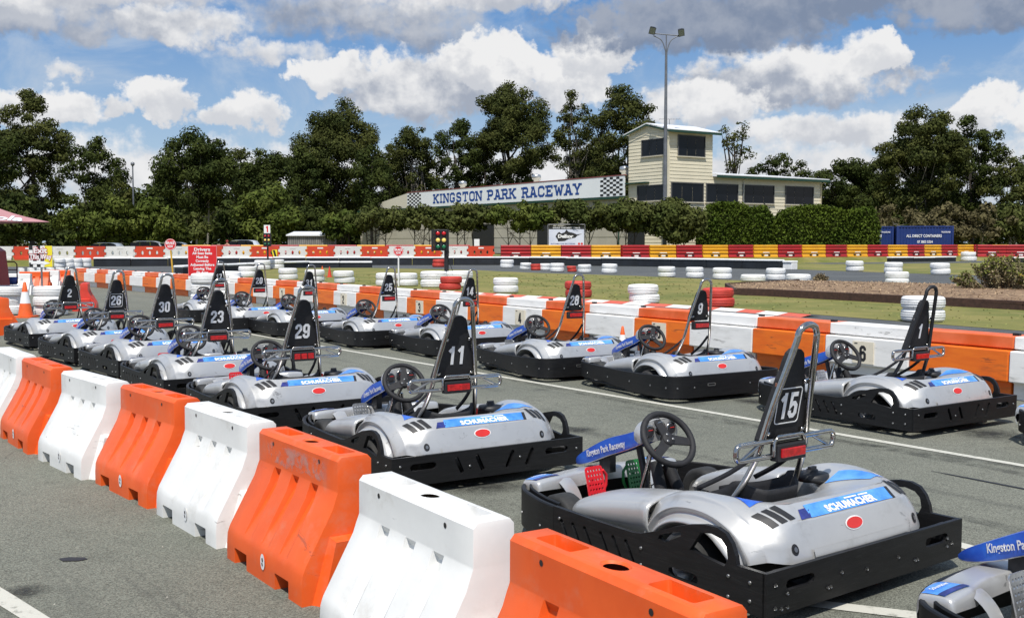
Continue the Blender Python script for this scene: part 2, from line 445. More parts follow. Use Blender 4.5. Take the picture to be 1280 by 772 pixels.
def slot(cx, cy, w, l, ang, n=4):
    """rounded slot, length l along ang"""
    pts = []
    for k in range(n + 1): a = -math.pi / 2 + math.pi * k / n; pts.append((l / 2 + w / 2 * math.cos(a), w / 2 * math.sin(a)))
    for k in range(n + 1): a = math.pi / 2 + math.pi * k / n; pts.append((-l / 2 + w / 2 * math.cos(a), w / 2 * math.sin(a)))
    c, s = math.cos(ang), math.sin(ang)
    return [(cx + x * c - y * s, cy + x * s + y * c) for x, y in pts]

def frame(o, x, y, z):
    """matrix with axes x,y,z and origin o"""
    x, y, z = Vector(x).normalized(), Vector(y).normalized(), Vector(z).normalized()
    return Matrix(((x.x, y.x, z.x, o[0]), (x.y, y.y, z.y, o[1]), (x.z, y.z, z.z, o[2]), (0, 0, 0, 1)))

_tx = {}
def text_poly(txt, bold=0.0, shear=0.0, sx=1.0, space=1.0):
    """verts, tris of flat text, height of capitals 1, centred"""
    key = (txt, bold, shear, sx, space)
    if key in _tx: return _tx[key]
    c = bpy.data.curves.new('t', 'FONT'); c.body = txt; c.align_x = 'CENTER'; c.offset = bold; c.shear = shear
    c.resolution_u = 3; c.fill_mode = 'FRONT'; c.space_character = space
    o = bpy.data.objects.new('t', c); COL.objects.link(o)
    dg = bpy.context.evaluated_depsgraph_get(); dg.update()
    me = o.evaluated_get(dg).to_mesh()
    vs = [v.co.copy() for v in me.vertices]; fs = [tuple(p.vertices) for p in me.polygons]
    o.evaluated_get(dg).to_mesh_clear()
    bpy.data.objects.remove(o); bpy.data.curves.remove(c)
    x0 = min(v.x for v in vs); x1 = max(v.x for v in vs); y1 = max(v.y for v in vs); y0 = min(v.y for v in vs)
    y0 = min(0.0, y0) if y0 < -0.1 else y0
    k = 1.0 / 0.72
    cy = 0.36
    out = ([((v.x - (x0 + x1) / 2) * k * sx, (v.y - cy) * k) for v in vs], fs, (x1 - x0) * k * sx)
    _tx[key] = out
    return out

def put_text(mb, txt, h, M, mi=0, bold=0.0, shear=0.0, sx=1.0, width=None, z=0.0, space=1.0):
    vs, fs, w = text_poly(txt, bold, shear, sx, space)
    kx = h if width is None else width / w
    mb.add([(x * kx, y * h, z) for x, y in vs], fs, mi, M)

# ------------------------------------------------------------------ scene-graph helpers
def tag(o, label=None, cat=None, group=None, kind=None):
    if label: o['label'] = label
    if cat: o['category'] = cat
    if group: o['group'] = group
    if kind: o['kind'] = kind
    return o
def thing(name, label, cat, loc=(0, 0, 0), rz=0.0, group=None):
    o = bpy.data.objects.new(name, None); COL.objects.link(o)
    o.empty_display_size = 0.1
    o.location = loc; o.rotation_euler = (0, 0, rz)
    return tag(o, label, cat, group)
def copy_tree(o, parent=None):
    c = o.copy(); COL.objects.link(c); c.parent = parent
    for ch in list(o.children): copy_tree(ch, c)
    return c
def ordinal(i):
    b = ['first', 'second', 'third', 'fourth', 'fifth', 'sixth', 'seventh', 'eighth', 'ninth', 'tenth', 'eleventh', 'twelfth', 'thirteenth', 'fourteenth', 'fifteenth', 'sixteenth', 'seventeenth', 'eighteenth', 'nineteenth']
    if i < 19: return b[i]
    t = (i + 1) // 10; u = (i + 1) % 10
    return (['twentieth', 'thirtieth', 'fortieth'][t - 2]) if u == 0 else ['twenty', 'thirty', 'forty'][t - 2] + '-' + b[u - 1]
NUMW = {'1': 'one', '2': 'two', '3': 'three', '4': 'four', '5': 'five', '6': 'six'}

# ------------------------------------------------------------------ stroke lettering (flat ribbons)
def ribbon(mb, pts, w, closed=False, mi=0, M=None, z=0.0):
    P = [Vector((x, y)) for x, y in pts]; n = len(P); L = []; Rr = []
    for i in range(n):
        a = P[i - 1] if (closed or i > 0) else None; c = P[(i + 1) % n] if (closed or i < n - 1) else None
        d1 = (P[i] - a).normalized() if a is not None else None; d2 = (c - P[i]).normalized() if c is not None else None
        if d1 is None: d1 = d2
        if d2 is None: d2 = d1
        n1 = Vector((-d1.y, d1.x)); n2 = Vector((-d2.y, d2.x)); m = (n1 + n2)
        m = m.normalized() if m.length > 1e-5 else n1
        k = (w / 2) / max(.45, m.dot(n1))
        L.append(P[i] + m * k); Rr.append(P[i] - m * k)
    vs = [(p.x, p.y, z) for p in L] + [(p.x, p.y, z) for p in Rr]; fs = []
    for i in range(n if closed else n - 1):
        j = (i + 1) % n
        fs.append((i, i + n, j + n, j))
    mb.add(vs, fs, mi, M)

def _oct(cx, cy, w, h, c):
    return [(cx - w / 2, cy - h / 2 + c), (cx - w / 2, cy + h / 2 - c), (cx - w / 2 + c, cy + h / 2), (cx + w / 2 - c, cy + h / 2), (cx + w / 2, cy + h / 2 - c), (cx + w / 2, cy - h / 2 + c), (cx + w / 2 - c, cy - h / 2), (cx - w / 2 + c, cy - h / 2)]
# digits: condensed, height 1, each a list of (points, closed)
DIG = {
 '0': [(_oct(0, .5, .30, .82, .09), True)],
 '1': [([(.06, 0), (.06, 1)], False), ([(-.15, .70), (.0, .86)], False)],
 '2': [([(-.16, .66), (-.16, .81), (-.07, .91), (.07, .91), (.16, .81), (.16, .62), (-.14, .25), (-.14, .09), (.24, .09)], False)],
 '3': [([(-.16, .70), (-.16, .81), (-.07, .91), (.07, .91), (.16, .81), (.16, .62), (.07, .52), (-.06, .52)], False), ([(.05, .52), (.16, .43), (.16, .19), (.07, .09), (-.07, .09), (-.16, .19), (-.16, .30)], False)],
 '4': [([(.08, 0), (.08, 1)], False), ([(.02, .93), (-.17, .26), (.25, .26)], False)],
 '5': [([(.20, .91), (-.14, .91), (-.14, .47), (-.06, .56), (.07, .56), (.16, .46), (.16, .19), (.07, .09), (-.07, .09), (-.16, .19), (-.16, .30)], False)],
 '6': [([(.16, .70), (.16, .81), (.07, .91), (-.07, .91), (-.16, .81), (-.16, .19), (-.07, .09), (.07, .09), (.16, .19), (.16, .46), (.07, .56), (-.05, .56), (-.12, .49)], False)],
 '7': [([(-.24, .91), (.13, .91), (.13, .78), (-.04, 0)], False)],
 '8': [(_oct(0, .72, .29, .38, .08), True), (_oct(0, .31, .32, .44, .09), True)],
 '9': [([(-.16, .30), (-.16, .19), (-.07, .09), (.07, .09), (.16, .19), (.16, .81), (.07, .91), (-.07, .91), (-.16, .81), (-.16, .54), (-.07, .44), (.05, .44), (.12, .51)], False)],
}
def put_number(mb, txt, h, M, mi=0, w=.175, adv=.56, shear=0.0):
    tot = adv * len(txt)
    for i, ch in enumerate(txt):
        cx = (i + .5) * adv - tot / 2
        for k, (pts, cl) in enumerate(DIG[ch]):
            ribbon(mb, [((x + cx + shear * (y - .5)) * h, (y - .5) * h) for x, y in pts], w * h, cl, mi, M, .0004 * k)

# slab (college) capitals: strokes in a unit-high box, plus serif bars
_A, _B = .09, .91
SLAB = {
 'K': ([([(-.24, 0), (-.24, 1)], 0), ([(.24, .92), (-.16, .48)], 0), ([(-.06, .56), (.25, .08)], 0)], [(-.24, _A), (-.24, _B), (.24, _B), (.25, _A)]),
 'I': ([([(0, 0), (0, 1)], 0)], [(0, _A), (0, _B)]),
 'N': ([([(-.26, 0), (-.26, 1)], 0), ([(.26, 0), (.26, 1)], 0), ([(-.24, .94), (.24, .06)], 0)], [(-.26, _A), (-.27, _B), (.26, _B)]),
 'G': ([([(.24, .66), (.24, .78), (.13, .91), (-.13, .91), (-.25, .78), (-.25, .22), (-.13, .09), (.13, .09), (.24, .22), (.24, .42), (.02, .42)], 0)], []),
 'S': ([([(.22, .66), (.22, .80), (.12, .91), (-.12, .91), (-.23, .80), (-.23, .63), (-.13, .54), (.13, .46), (.23, .37), (.23, .20), (.12, .09), (-.12, .09), (-.23, .20), (-.23, .34)], 0)], []),
 'T': ([([(0, 0), (0, 1)], 0), ([(-.27, .68), (-.27, .91), (.27, .91), (.27, .68)], 0)], [(0, _A)]),
 'O': ([(_oct(0, .5, .50, .82, .13), 1)], []),
 'P': ([([(-.22, 0), (-.22, 1)], 0), ([(-.2, .91), (.12, .91), (.23, .80), (.23, .58), (.12, .46), (-.2, .46)], 0)], [(-.22, _A), (-.25, _B)]),
 'A': ([([(-.25, .04), (-.02, .97)], 0), ([(.25, .04), (.02, .97)], 0), ([(-.14, .33), (.14, .33)], 0)], [(-.25, _A), (.25, _A), (-.04, _B + .01)]),
 'R': ([([(-.22, 0), (-.22, 1)], 0), ([(-.2, .91), (.12, .91), (.22, .80), (.22, .60), (.12, .49), (-.2, .49)], 0), ([(.04, .49), (.24, .06)], 0)], [(-.22, _A), (-.25, _B), (.25, _A)]),
 'C': ([([(.24, .64), (.24, .78), (.13, .91), (-.13, .91), (-.25, .78), (-.25, .22), (-.13, .09), (.13, .09), (.24, .22), (.24, .36)], 0)], []),
 'E': ([([(-.22, 0), (-.22, 1)], 0), ([(-.2, .91), (.22, .91), (.22, .70)], 0), ([(-.2, .51), (.12, .51)], 0), ([(-.2, .09), (.23, .09), (.23, .32)], 0)], [(-.25, _A), (-.25, _B)]),
 'W': ([([(-.32, .96), (-.17, .04)], 0), ([(-.16, .04), (0, .80)], 0), ([(0, .80), (.16, .04)], 0), ([(.17, .04), (.32, .96)], 0)], [(-.32, _B), (.32, _B)]),
 'Y': ([([(-.25, .95), (0, .45)], 0), ([(.25, .95), (0, .45)], 0), ([(0, 0), (0, .48)], 0)], [(0, _A), (-.25, _B), (.25, _B)]),
}
def put_slab(mb, txt, h, length, M, mi=0, w=.17):
    adv = [.52 if c == ' ' else (.50 if c == 'I' else (.92 if c == 'W' else .78)) for c in txt]
    k = length / sum(adv); x = -length / 2
    for c, a in zip(txt, adv):
        cx = x + a * k / 2; x += a * k
        if c == ' ': continue
        st, sf = SLAB[c]; z = 0
        for pts, cl in st:
            ribbon(mb, [(cx + px * k, (py - .5) * h) for px, py in pts], w * h * .92, bool(cl), mi, M, z); z += .004
        for sx, sy in sf:
            ribbon(mb, [(cx + (sx - .16) * k, (sy - .5) * h), (cx + (sx + .16) * k, (sy - .5) * h)], .17 * h, False, mi, M, z); z += .002

def mark_mat(name, col, scale, lo, hi, strength, radial=False):
    m = bpy.data.materials.new(name); m.use_nodes = True
    nt = m.node_tree; b = NB(nt); bs = nt.nodes['Principled BSDF']
    bs.inputs['Base Color'].default_value = (*col, 1); bs.inputs['Roughness'].default_value = 0.75
    tc = b.n('ShaderNodeTexCoord')
    f = b.ss(b.noise(tc.outputs['Object'], scale, 6, 0.7), lo, hi)
    if radial:
        ln = b.n('ShaderNodeVectorMath', operation='LENGTH'); nt.links.new(tc.outputs['Object'], ln.inputs[0])
        f = b.m('MULTIPLY', f, b.ss(ln.outputs['Value'], 0.0, 1.0, 1.0, 0.0))
    else:
        uv = b.n('ShaderNodeUVMap'); sp = b.n('ShaderNodeSeparateXYZ'); nt.links.new(uv.outputs[0], sp.inputs[0])
        e = b.m('MULTIPLY', b.ss(sp.outputs[0], 0.0, 0.3), b.ss(sp.outputs[0], 0.7, 1.0, 1.0, 0.0))
        f = b.m('MULTIPLY', f, b.m('MULTIPLY', e, b.m('MULTIPLY', b.ss(sp.outputs[1], 0.0, 0.15), b.ss(sp.outputs[1], 0.8, 1.0, 1.0, 0.0))))
    nt.links.new(b.m('MULTIPLY', f, strength), bs.inputs['Alpha'])
    MATS[name] = m
    return m
M_SKID = mark_mat('skid_rubber', (0.028, 0.028, 0.028), 5.0, 0.34, 0.70, 0.40)
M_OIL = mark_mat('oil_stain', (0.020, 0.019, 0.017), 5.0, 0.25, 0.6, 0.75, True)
# ------------------------------------------------------------------ go-karts
def mirrored(mb):
    o = MB(); o.v = [(-x, y, z) for x, y, z in mb.v]; o.f = [f[::-1] for f in mb.f]; o.m = list(mb.m); o.s = list(mb.s)
    return o

def bvh_of(mb):
    return BVHTree.FromPolygons([Vector(v) for v in mb.v], mb.f)

def drape(mb, vs, fs, M, bvh, off=0.003, mi=0, far=0.6):
    z = (M.to_3x3() @ Vector((0, 0, 1))).normalized()
    out = []
    for p in vs:
        P = M @ Vector((p[0], p[1], 0))
        h, n, i, d = bvh.ray_cast(P + z * far * 0.5, -z, far * 1.5)
        out.append(h + z * off if h is not None else None)
    fs = [f for f in fs if all(out[i] is not None for i in f)]
    mb.add([o if o is not None else M.translation for o in out], fs, mi, None, True)

def quad_grid(x0, x1, y0, y1, nx, ny, shear=0.0):
    vs = []; fs = []
    for j in range(ny + 1):
        for i in range(nx + 1):
            y = y0 + (y1 - y0) * j / ny
            vs.append((x0 + (x1 - x0) * i / nx + shear * y, y))
    for j in range(ny):
        for i in range(nx):
            a = j * (nx + 1) + i
            fs.append((a, a + 1, a + nx + 2, a + nx + 1))
    return vs, fs

SIDE_L = frame((-0.745, 0, 0), (0, 1, 0), (0, 0, 1), (1, 0, 0))
def strip(path, z0, z1, th, mb, mi=0, inset_top=0.006):
    """vertical band following a plan path (x,y) with heights z0(i), z1(i); outward = left of travel"""
    n = len(path); P = [Vector((p[0], p[1], 0)) for p in path]
    rows = []
    for i in range(n):
        t = (P[min(i + 1, n - 1)] - P[max(i - 1, 0)]).normalized()
        o = Vector((-t.y, t.x, 0))
        a, b = z0(i), z1(i)
        k = [(th / 2, a), (th / 2, b - inset_top), (th / 2 - inset_top, b), (-th / 2 + inset_top, b), (-th / 2, b - inset_top), (-th / 2, a)]
        rows.append([P[i] + o * d + Vector((0, 0, z)) for d, z in k])
    mb.grid(rows, mi, smooth=True, closeu=True)
    mb.add(rows[0], [(0, 1, 2, 3, 4, 5)], mi); mb.add(rows[-1], [(5, 4, 3, 2, 1, 0)], mi)

def bolt(mb, p, n, r=0.009, mi=1):
    n = Vector(n).normalized(); x = n.orthogonal().normalized()
    mb.lathe([(r, 0), (r, 0.004), (r * .75, 0.007), (0.0001, 0.008)], 8, mi, frame(p, x, n.cross(x), n))

def cover_surface():
    half = [
     (0.26, [(-.40,.29),(-.425,.345),(-.47,.388),(-.54,.405),(-.65,.440),(-.695,.452),(-.707,.450),(-.765,.404),(-.777,.392),(-.820,.300),(-.835,.250)]),
     (0.40, [(-.22,.27),(-.255,.34),(-.31,.395),(-.42,.428),(-.60,.446),(-.685,.455),(-.698,.452),(-.757,.404),(-.769,.391),(-.812,.300),(-.828,.250)]),
     (0.50, [(-.06,.25),(-.09,.33),(-.15,.40),(-.24,.443),(-.36,.464),(-.52,.464),(-.64,.448),(-.715,.414),(-.775,.340),(-.795,.292),(-.808,.252)]),
     (0.575,[(-.06,.25),(-.095,.33),(-.155,.40),(-.25,.443),(-.36,.464),(-.49,.461),(-.60,.436),(-.68,.392),(-.735,.330),(-.750,.300),(-.765,.262)]),
     (0.592,[(-.07,.25),(-.105,.32),(-.165,.38),(-.265,.424),(-.39,.443),(-.53,.440),(-.63,.415),(-.68,.38),(-.725,.325),(-.74,.30),(-.75,.26)]),
     (0.640,[(-.10,.235),(-.135,.29),(-.19,.352),(-.285,.400),(-.40,.418),(-.515,.412),(-.60,.385),(-.655,.345),(-.695,.30),(-.715,.27),(-.722,.25)]),
     (0.645,[(-.11,.235),(-.145,.285),(-.20,.345),(-.29,.392),(-.40,.409),(-.51,.403),(-.595,.376),(-.645,.34),(-.685,.295),(-.70,.265),(-.71,.245)]),
     (0.630,[(-.13,.225),(-.165,.272),(-.215,.325),(-.30,.368),(-.40,.384),(-.50,.378),(-.58,.353),(-.63,.315),(-.66,.277),(-.675,.25),(-.685,.235)]),
     (0.668,[(-.145,.22),(-.18,.262),(-.23,.312),(-.31,.350),(-.40,.364),(-.49,.359),(-.565,.335),(-.61,.300),(-.642,.265),(-.66,.24),(-.668,.225)]),
     (0.674,[(-.16,.21),(-.195,.25),(-.245,.296),(-.315,.33),(-.40,.342),(-.485,.338),(-.55,.315),(-.595,.28),(-.625,.25),(-.64,.228),(-.65,.21)]),
     (0.56,[(-.17,.20),(-.205,.235),(-.25,.275),(-.32,.305),(-.40,.318),(-.48,.312),(-.545,.29),(-.59,.26),(-.618,.235),(-.632,.215),(-.642,.20)]),
    ]
    secs = [[Vector((-x, y, z)) for y, z in s] for x, s in reversed(half)]
    mid = [(-.42,.29),(-.445,.345),(-.49,.385),(-.56,.400),(-.66,.438),(-.70,.450),(-.712,.448),(-.770,.402),(-.782,.390),(-.825,.298),(-.840,.248)]
    secs.append([Vector((0, y, z)) for y, z in mid])
    secs += [[Vector((x, y, z)) for y, z in s] for x, s in half]
    secs = [[Vector((p.x, p.y - .06 * min(1, max(0, (-.58 - p.y) / .2)), p.z - .02 * min(1, max(0, (.40 - p.z) / .14)) * (1 if p.y < -.68 else 0))) for p in q] for q in secs]
    rows = spline_rows(secs, 3, 3)
    mb = MB(); mb.grid(rows, 0, smooth=True, flip=False)
    return mb

def pod_surface():  # outer edge sits inside the bumper band
    S = [(0.52, [(-.58,.205),(-.59,.215),(-.575,.228),(-.54,.238),(-.48,.24),(-.43,.235),(-.40,.225),(-.39,.21)]),
         (0.45, [(-.655,.20),(-.675,.225),(-.655,.262),(-.60,.285),(-.50,.292),(-.42,.287),(-.37,.272),(-.36,.22)]),
         (0.30, [(-.67,.19),(-.71,.235),(-.705,.290),(-.66,.325),(-.52,.343),(-.41,.340),(-.345,.318),(-.335,.22)]),
         (0.12, [(-.655,.19),(-.71,.25),(-.71,.315),(-.67,.355),(-.53,.378),(-.41,.375),(-.345,.350),(-.335,.23)]),
         (-.05, [(-.645,.19),(-.70,.26),(-.71,.33),(-.675,.378),(-.54,.402),(-.42,.400),(-.35,.372),(-.34,.24)]),
         (-.125, [(-.64,.19),(-.70,.26),(-.71,.335),(-.675,.382),(-.54,.407),(-.42,.404),(-.35,.376),(-.34,.24)]),
         (-.13, [(-.62,.19),(-.68,.255),(-.69,.325),(-.66,.37),(-.53,.393),(-.42,.39),(-.36,.366),(-.35,.24)])]
    mb = MB(); mb.grid(spline_rows([[Vector((x * .93, y, z)) for x, z in s] for y, s in S], 3, 3), 0, smooth=True, flip=True)
    return mb

def nose_surface():
    half = [(0.0, [(.955,.20),(.97,.27),(.955,.318),(.93,.330),(.76,.338),(.72,.33),(.70,.27)]),
            (0.20,[(.95,.20),(.965,.265),(.95,.312),(.92,.325),(.77,.335),(.73,.322),(.71,.26)]),
            (0.33,[(.925,.20),(.945,.26),(.93,.308),(.90,.320),(.74,.338),(.68,.325),(.665,.27)]),
            (0.40,[(.905,.20),(.925,.265),(.91,.318),(.88,.332),(.70,.345),(.645,.332),(.63,.28)]),
            (0.53,[(.85,.20),(.875,.26),(.86,.312),(.83,.328),(.68,.338),(.635,.325),(.62,.285)]),
            (0.555,[(.83,.20),(.855,.25),(.845,.298),(.81,.312),(.68,.320),(.645,.31),(.63,.28)]),
            (0.56,[(.82,.18),(.85,.22),(.84,.262),(.81,.275),(.68,.280),(.65,.272),(.635,.25)])]
    secs = [[Vector((-x, y, z)) for y, z in s] for x, s in reversed(half)] + [[Vector((x, y, z)) for y, z in s] for x, s in half[1:]]
    secs = [[Vector((p.x, .87 + (p.y - .70) * .66, p.z - .032)) for p in q] for q in secs]
    mb = MB(); mb.grid(spline_rows(secs, 3, 3), 0, smooth=True, flip=False)
    for sg in (-1, 1):          # flap dropping behind the front wheel arch
        rows = [[(sg * .42, .865, .302), (sg * .36, .87, .302), (sg * .29, .88, .292)],
                [(sg * .405, .83, .285), (sg * .35, .835, .288), (sg * .285, .845, .278)],
                [(sg * .385, .785, .235), (sg * .34, .79, .235), (sg * .28, .795, .228)],
                [(sg * .37, .75, .16), (sg * .33, .755, .16), (sg * .275, .76, .16)]]
        mb.grid(spline_rows(rows, 3, 3), 0, smooth=True, flip=(sg < 0))
    return mb

def spine_surface():
    S = [(1.135,.314,.010,.016),(1.08,.356,.040,.056),(.95,.426,.064,.088),(.80,.500,.068,.100),(.66,.545,.060,.094),(.56,.580,.056,.086),(.50,.602,.06,.078)]
    rows = []
    for y, z, w, h in S:
        rows.append([Vector(q) for q in [(-w * .80, y, z - h - .004), (-w * .86, y, z - h), (-w * .97, y, z - h * .5), (-w * .98, y, z - h * .10), (-w * .80, y, z), (w * .80, y, z),
                     (w * .98, y, z - h * .10), (w * .97, y, z - h * .5), (w * .86, y, z - h), (w * .80, y, z - h - .004)]])
    rr = spline_rows(rows, 2, 3)
    mb = MB(); mb.grid(rr, 0, smooth=True, flip=True)
    w = len(rr[0]) - 1
    for k in range(len(mb.f)):
        c = k % w
        mb.m[k] = 0 if 2 <= c < w - 2 else 1
    return mb

def smat(p, axis):          # frame whose z is the wheel axis
    z = Vector(axis).normalized(); x = Vector((1, 0, 0)) if abs(z.x) < .9 else Vector((0, 1, 0))
    y = z.cross(x).normalized(); x = y.cross(z)
    return frame(p, x, y, z)

def make_wheel(root, p, r, w):
    M = smat((0, 0, 0), (1, 0, 0))
    t = MB()
    pr = [(r * .52, -w * .42), (r * .80, -w / 2), (r * .93, -w * .47), (r, -w * .36), (r * 1.005, 0), (r, w * .36), (r * .93, w * .47), (r * .80, w / 2), (r * .52, w * .42)]
    t.lathe(pr, 28, 0, M)
    tyre = t.build('wheel', [M_RUBBER], root, loc=p)
    m = MB()
    m.lathe([(r * .53, -w * .44), (r * .48, -w * .40), (r * .40, -w * .18), (r * .2, -w * .12), (0.0001, -w * .12)], 20, 0, M)
    m.lathe([(r * .53, w * .44), (r * .48, w * .40), (r * .40, w * .18), (r * .2, w * .12), (0.0001, w * .12)], 20, 0, M)
    m.build('rim', [M_ALU], tyre)

def seat_mesh():
    S = [(.16, .20, .20, .10), (.05, .165, .215, .17), (-.10, .15, .225, .22), (-.25, .165, .23, .26), (-.35, .22, .225, .24), (-.40, .32, .215, .15), (-.425, .42, .20, .06)]
    rows = []
    for y, z, w, h in S:
        row = []
        for k in range(9):
            t = (k - 4) / 4
            row.append(Vector((w * math.copysign(min(1, abs(t) * 1.25), t), y + (0.06 if abs(t) > .7 and y < -.3 else 0), z + h * max(0, (abs(t) - .35) / .65) ** 1.6)))
        rows.append(row)
    mb = MB(); mb.grid(spline_rows(rows, 3, 3), 0, smooth=True)
    return mb

BACK_S = Vector((0, -.19, .98)).normalized()
def make_kart(kind, label, pedal_mats, slots):
    root = thing('go_kart', label, 'go-kart', group='rental karts parked in two queues')
    # ---- bumper ring
    if kind == 'fin':
        half = [(-.745, .45), (-.725, .58), (-.69, .70), (-.645, .82), (-.585, .92), (-.49, .99), (-.34, 1.04), (-.16, 1.06), (0, 1.065)]
        path = [(p.x, p.y) for p in catmull([(x, y, 0) for x, y in half + [(-x, y) for x, y in half[-2::-1]]], 3)]
        mb = MB()
        strip(path[::1], lambda i: .065, lambda i: .275, .026, mb)
        inner = [(x * .955, y * .965 if y > .5 else y) for x, y in path]
        strip(inner, lambda i: .10, lambda i: .285, .016, mb)
        for i in range(3, len(path), 7): bolt(mb, (path[i][0] * 1.012, path[i][1] * 1.012, .14), (path[i][0], path[i][1] * .8, 0))
        mb.build('front_bumper', [M_BLACK, M_BOLT], root, angle=32)
        out = [(-.936, .065), (.45, .065), (.45, .275), (.10, .264), (-.14, .262), (-.20, .270), (-.30, .303), (-.40, .342), (-.50, .375), (-.60, .396), (-.67, .398), (-.72, .382), (-.755, .345), (-.778, .295), (-.785, .256), (-.936, .256)]
        holes = [[(-.355, .262), (-.31, .268), (-.32, .288), (-.40, .318), (-.455, .330), (-.455, .312)][::-1],
                 [(-.51, .262), (-.715, .236), (-.735, .275), (-.725, .325), (-.695, .352), (-.64, .364), (-.575, .355)],
                 slot(-.47, .135, .045, .14, 0.0)] + [slot(y, .165, .026, .10, R(60)) for y in (.36, .27, .18, .06, -.03, -.12)]
        mb = MB(); mb.plate(out, holes, .024, 0, SIDE_L)
        for y, z in ((.40, .10), (.40, .22), (-.20, .12), (-.20, .20), (-.74, .11), (-.74, .20), (-.86, .12), (-.86, .20), (.115, .12)): bolt(mb, (-.757, y, z), (-1, 0, 0))
        mb.build('side_panel', [M_BLACK, M_BOLT], root, bevel=.003)
        mirrored(mb).build('side_panel', [M_BLACK, M_BOLT], root, bevel=.003)
        holes = [slot(-.53, .185, .046, .15, 0), slot(.53, .185, .046, .15, 0)]
        if slots: holes += [slot(x, .165, .03, .10, R(a)) for x, a in ((-.26, 115), (-.10, 115), (.14, 65), (.30, 65))]
        M = frame((0, -.936, 0), (1, 0, 0), (0, 0, 1), (0, -1, 0))
        mb = MB(); mb.plate([(-.757, .065), (.757, .065), (.757, .257), (-.757, .257)], holes, .022, 0, M)
        pts = ((-.18, .15), (.22, .17), (-.70, .20), (.70, .18)) if slots else ((-.70, .20), (-.70, .10), (-.62, .15), (-.66, .09), (-.62, .09), (-.24, .17), (-.34, .12), (-.32, .12), (-.05, .15), (.20, .16), (.34, .12), (.36, .12), (.62, .18), (.66, .15), (.62, .14))
        for x, z in pts: bolt(mb, (x, -.947, z), (0, -1, 0))
        mb.build('rear_bumper', [M_BLACK, M_BOLT], root, bevel=.003)
        mb = MB()
        for sg in (-1, 1):
            mb.tube([(sg * .70, -.92, .17), (sg * .66, -.80, .17), (sg * .52, -.74, .16)], .016, 8)
            mb.box((sg * .69, -.87, .18), (.05, .08, .06))
        mb.tube([(-.66, -.90, .235), (-.2, -.905, .22), (.3, -.905, .225), (.66, -.90, .235)], .012, 8)
        mb.build('bumper_bracket', [M_DARK], root)
    else:
        half = [(-.0, 1.05), (-.25, 1.035), (-.45, .985), (-.60, .89), (-.68, .76), (-.705, .55), (-.715, .30), (-.72, .05), (-.735, -.2), (-.755, -.42), (-.76, -.66), (-.757, -.80), (-.735, -.878), (-.68, -.925), (-.58, -.943), (-.40, -.948), (0, -.95)]
        pl = [(p.x, p.y) for p in catmull([(x, y, 0) for x, y in half], 3)]
        path = [(-x, y) for x, y in pl[::-1]][:-1] + pl
        ys = [p[1] for p in path]
        mb = MB()
        lo = lambda i: .105 if ys[i] > .35 else (.105 - .055 * min(1, (.35 - ys[i]) / .5) if ys[i] < .35 else .105)
        hi = lambda i: .275 - .02 * max(0, math.sin((ys[i] + .1) * 2.4))
        strip(path[::-1], lambda i: .105 if ys[::-1][i] > .3 else .105 - .05 * min(1, (.3 - ys[::-1][i]) / .5), lambda i: .272 - .012 * math.cos(ys[::-1][i] * 3), .026, mb)
        for i in range(2, len(path), 5):
            x, y = path[i]; n = Vector((x, y * .7, 0))
            bolt(mb, Vector((x, y, .16)) + n.normalized() * .012, n, .010)
        mb.build('bumper_ring', [M_BLACK, M_BOLT], root, angle=32)
        mb = MB()
        low = [(x * .965, y * .965) for x, y in path[::-1]]
        mb.tube([(x, y, .075) for x, y in low], .014, 6, True)
        mb.build('lower_bumper_tube', [M_DARK], root)
        mb = MB(); mb.plate(rounded(.11, .03, .012), [rounded(.09, .018, .008)], .006, 0, frame((-.26, -.962, .18), (1, 0, 0), (0, 0, 1), (0, -1, 0)))
        mb.build('tow_slot', [M_ALU], root)
    # ---- chassis
    mb = MB()
    for sg in (-1, 1):
        mb.tube([(sg * .30, .92, .09), (sg * .32, .4, .08), (sg * .34, -.2, .08), (sg * .36, -.88, .09)], .016, 8)
        mb.tube([(sg * .34, .5, .08), (sg * .66, .40, .12), (sg * .66, -.1, .12), (sg * .36, -.2, .09)], .013, 8)
        mb.tube([(sg * .30, .70, .10), (sg * .45, .64, .13), (sg * .56, .62, .13)], .014, 8)
    for y in (.86, .30, -.25, -.85): mb.tube([(-.36, y, .085), (.36, y, .085)], .014, 8)
    mb.tube([(-.62, -.42, .14), (.62, -.42, .14)], .018, 10)
    mb.box((0, .38, .066), (.62, 1.0, .006)); mb.box((0, -.55, .066), (.9, .6, .006))
    mb.box((.42, -.52, .20), (.34, .36, .22)); mb.box((-.35, -.6, .16), (.2, .3, .12))
    mb.build('chassis', [M_CHASSIS], root)
    for x, y, r, w in ((-.56, .60, .140, .13), (.56, .60, .140, .13), (-.60, -.40, .142, .185), (.60, -.40, .142, .185)):
        make_wheel(root, (x, y, r + .004), r, w)
    # ---- bodywork
    nm = nose_surface(); nb = bvh_of(nm)
    nose = nm.build('nose_fairing', [M_SILVER], root)
    for sg in (-1, 1):
        mb = MB()
        vs, fs = quad_grid(-.085, .085, -.06, .06, 6, 6)
        drape(mb, vs, fs, frame((sg * .455, .925, .36), (1, 0, 0), (0, 1, 0), (0, 0, 1)), nb, .003, 0)
        tv, tf, w = text_poly('Schumacher', .01, .25)
        drape(mb, [(x * .11 / w, y * .025 + .02) for x, y in tv], tf, frame((sg * .455, .925, .36), (1, 0, 0), (0, 1, 0), (0, 0, 1)), nb, .006, 1)
        vs, fs = quad_grid(-.085, .085, -.06, -.03, 6, 3)
        drape(mb, vs, fs, frame((sg * .455, .925, .36), (1, 0, 0), (0, 1, 0), (0, 0, 1)), nb, .005, 2)
        mb.build('nose_decal', [M_LBLUE, M_LETTER, M_NAVY], nose)
    pm = pod_surface()
